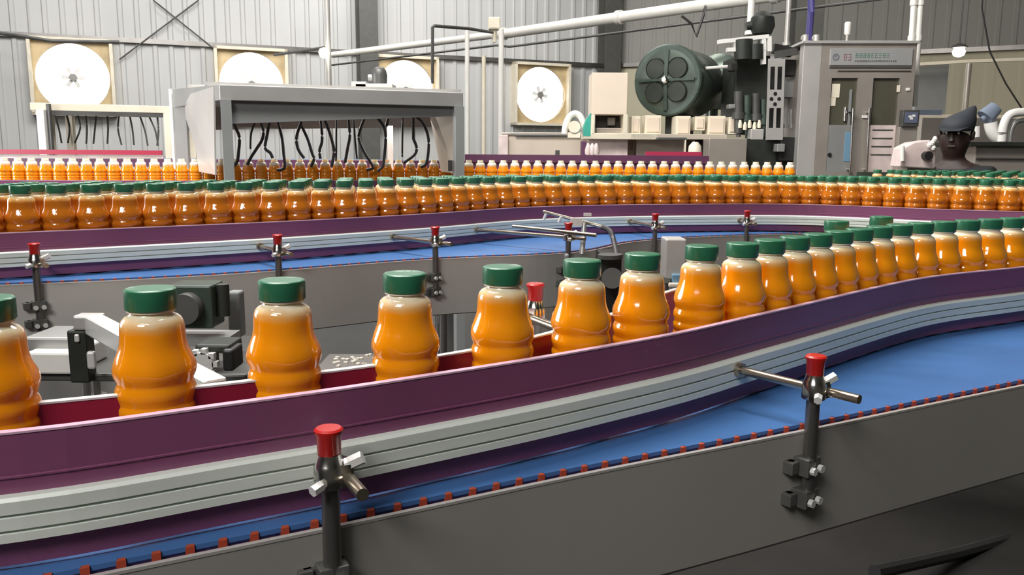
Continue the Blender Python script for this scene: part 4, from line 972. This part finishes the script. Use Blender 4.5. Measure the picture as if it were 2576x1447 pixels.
mb.add([(-.08, -.06, hz + .045), (.08, -.06, hz + .045), (.05, -.165, hz + .03), (-.05, -.165, hz + .03), (-.08, -.06, hz + .057), (.08, -.06, hz + .057), (.05, -.165, hz + .036), (-.05, -.165, hz + .036)],
       [(0, 3, 2, 1), (4, 5, 6, 7), (0, 1, 5, 4), (1, 2, 6, 5), (2, 3, 7, 6), (3, 0, 4, 7)])
mb.build('cap', 'cloth_cap', body, smooth=True, local=True, label='dark peaked cloth cap')
for s in (-1, 1):                                       # hands: palm and five fingers
    hp = Vector(V_[10 if s < 0 else 14]); vs = [hp, hp + Vector((0, -.07, -.01))]; es = [(0, 1)]; rs = [(.02, .03), (.016, .034)]
    for k, (dx, L) in enumerate(((-.028, .055), (-.010, .07), (.010, .066), (.028, .05))):
        b0 = len(vs); vs += [hp + Vector((dx, -.075, -.01)), hp + Vector((dx, -.075 - L*.6, -.018)), hp + Vector((dx, -.075 - L, -.040))]; es += [(1, b0), (b0, b0 + 1), (b0 + 1, b0 + 2)]; rs += [.009, .0085, .007]
    b0 = len(vs); vs += [hp + Vector((-s*.035, -.03, -.012)), hp + Vector((-s*.052, -.065, -.025))]; es += [(0, b0), (b0, b0 + 1)]; rs += [.011, .009]
    skin('hand', [tuple(v) for v in vs], es, rs, 'skin', body, sub=1)

# ------------------------------------------------------------------ clutter between the two near conveyors
def quad_panel(x0, y0, x1, y1, d, dep, m, name, label, cat='box', **kw): return pbox(x0, y0, x1, y1, d, dep, m, name, label, cat, **kw)
t = thing('gear_motor', 'dark green gear motor under the middle conveyor, right of the leftmost front bottle', 'motor', PD(495, 860, 1.45))
p = PD(495, 765, 1.42)
MB().box(p, (.075, .06, .075)).build('gearbox', 'green_dark', t, bevel=.004)
mb = MB(); mb.cyl(p + Vector((-.002, -.03, 0)), p + Vector((-.002, -.055, 0)), .026, 24); mb.build('flange', 'dark_grey', t, smooth=True)
mb = MB(); mb.cyl(p + Vector((.045, 0, -.02)), p + Vector((.045, 0, .035)), .012, 14); mb.build('bolt_post', 'dark_machine', t, smooth=True)
MB().box(p + Vector((0, 0, -.06)), (.12, .08, .012)).build('mount_plate', 'ss_grey', t)
mb = MB(); mb.box(p + Vector((0, 0, -.06 - p.z/2 + .03)), (.05, .05, p.z - .12)); mb.build('pedestal', 'dark_machine', t)
mb = MB(); q0, q1 = PD(235, 815, 1.35), PD(545, 985, 1.0); mb.bar(q0, q1, .028, .032); mb.build('slanting_bar', 'alu_bright', bevel=.003, label='bright slanting steel bar behind the leftmost whole front bottle', cat='bar')
t = thing('bar_bracket', 'dark clamp bracket at the upper end of the slanting bar', 'bracket', PD(205, 940, 1.35))
pbox(176, 832, 214, 965, 1.34, .03, 'dark_machine', 'upright', None, parent=t); pbox(183, 795, 245, 832, 1.34, .03, 'ss_light', 'clip', None, parent=t); pbox(186, 842, 197, 862, 1.335, .005, 'alu_bright', 'bolt', None, parent=t)
pbox(218, 885, 236, 930, 1.33, .01, 'alu_bright', 'strap', None, parent=t)
pbox(66, 888, 182, 942, 1.35, .12, 'white', 'white_box', 'plain white box under the middle conveyor at far left', 'box')
pbox(60, 850, 182, 886, 1.38, .10, 'ss_grey', 'grey_tray', 'grey tray lying on the plain white box', 'tray')
pbox(60, 942, 620, 960, 1.36, .30, 'dark_grey', 'lower_beam', 'dark lower beam running behind the two leftmost bottles', 'beam')
t = thing('chain_drive', 'greasy dark chain drive with bright teeth between the first two whole bottles', 'drive', PD(540, 940, 1.25))
pbox(490, 868, 578, 890, 1.25, .06, 'dark_machine', 'chain', None, parent=t); pbox(560, 880, 585, 935, 1.24, .05, 'black', 'guard', None, parent=t)
mb = MB(); q = PD(510, 915, 1.24)
for k in range(9): an = 2*PI*k/9; mb.box(q + Vector((math.cos(an)*.020, 0, math.sin(an)*.020)), (.008, .012, .008))
mb.cyl(q - Vector((0, .006, 0)), q + Vector((0, .01, 0)), .018, 20); mb.build('sprocket', 'alu_bright', t)
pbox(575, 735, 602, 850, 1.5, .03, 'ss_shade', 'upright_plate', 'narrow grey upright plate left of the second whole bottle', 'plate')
# trough strip behind the second/third bottle
t = thing('drip_tray', 'long grey drip tray strewn with white specks behind the second and third bottles', 'tray', PD(870, 915, 1.2))
pbox(770, 953, 1250, 985, 1.2, .15, 'steel_dark', 'tray', None, parent=t)
mb = MB(); r_ = random.Random(3); a_, b_ = PD(800, 900, 1.2), PD(1180, 900, 1.2)
for k in range(120): mb.box((r_.uniform(a_.x, b_.x), r_.uniform(1.21, 1.34), PD(800, 953, 1.2).z + .002), (.006, .005, .004), r_.random()*3)
mb.build('speck', 'cream', t, kind='stuff')
# small grey control box and dark housing at the right of the gap
t = thing('sensor_box', 'small grey control box behind the seventh bottle', 'box', PD(1700, 700, 1.95))
pbox(1672, 602, 1728, 702, 2.25, .08, 'ss_light', 'case', None, parent=t); pbox(1690, 690, 1726, 712, 2.24, .01, 'blue_panel', 'blue_tag', None, parent=t); pbox(1682, 712, 1714, 724, 2.23, .01, 'cream', 'terminal_strip', None, parent=t)
q = PD(1700, 700, 2.29); MB().cyl(q, (q.x, q.y, 0), .015).build('stand', 'ss_shade', t, smooth=True)
t = thing('drive_housing', 'black drive housing between the fifth and sixth front bottles', 'motor', PD(1545, 800, 2.0))
pbox(1508, 640, 1565, 800, 2.0, .12, 'black', 'housing', None, parent=t); mb = MB(); mb.cyl(PD(1535, 650, 1.98), PD(1535, 640, 1.98), .03, 18); mb.cyl(PD(1540, 700, 1.99), PD(1540, 700, 1.94), .025, 18); mb.build('shaft', 'dark_grey', t, smooth=True)
pbox(1420, 640, 1432, 700, 2.02, .02, 'ss_shade', 'bracket', None, parent=t)
# crossed sensor rods
t = thing('sensor_bracket', 'crossed thin rods with clips and a black cable above the fifth bottle', 'bracket', PD(1470, 610, 2.3))
mb = MB(); mb.cyl(PD(1368, 533, 2.35), PD(1520, 572, 2.15), .005, 10); mb.build('rod', 'rod_steel', t, smooth=True)
mb = MB(); mb.cyl(PD(1290, 570, 2.2), PD(1500, 592, 2.1), .005, 10); mb.build('rod', 'rod_steel', t, smooth=True)
mb = MB(); mb.cyl(PD(1368, 552, 2.3), PD(1374, 538, 2.3), .004, 8); mb.cyl(PD(1405, 560, 2.25), PD(1412, 545, 2.25), .004, 8); mb.box(PD(1450, 558, 2.2), (.03, .02, .02)); mb.box(PD(1478, 540, 2.2), (.02, .01, .008)); mb.build('clip', 'alu_bright', t)
mb = MB(); mb.tube(catmull([PD(1515, 572, 2.15), PD(1535, 582, 2.13), PD(1545, 610, 2.1), PD(1552, 645, 2.0)]), .007, 8); mb.build('cable', 'rubber', t, smooth=True)
mb = MB(); mb.cyl(PD(1464, 640, 2.18), PD(1470, 560, 2.2), .007, 10); mb.build('stem', 'ss_grey', t, smooth=True)
# dark floor clutter lower right
mb = MB(); mb.tube([PD(2200, 1440, 2.2), PD(2400, 1395, 2.5), PD(2600, 1340, 2.8)], .02); mb.build('floor_pipe', 'black', smooth=True, label='dark pipe low down beneath the front conveyor at lower right', cat='pipe')
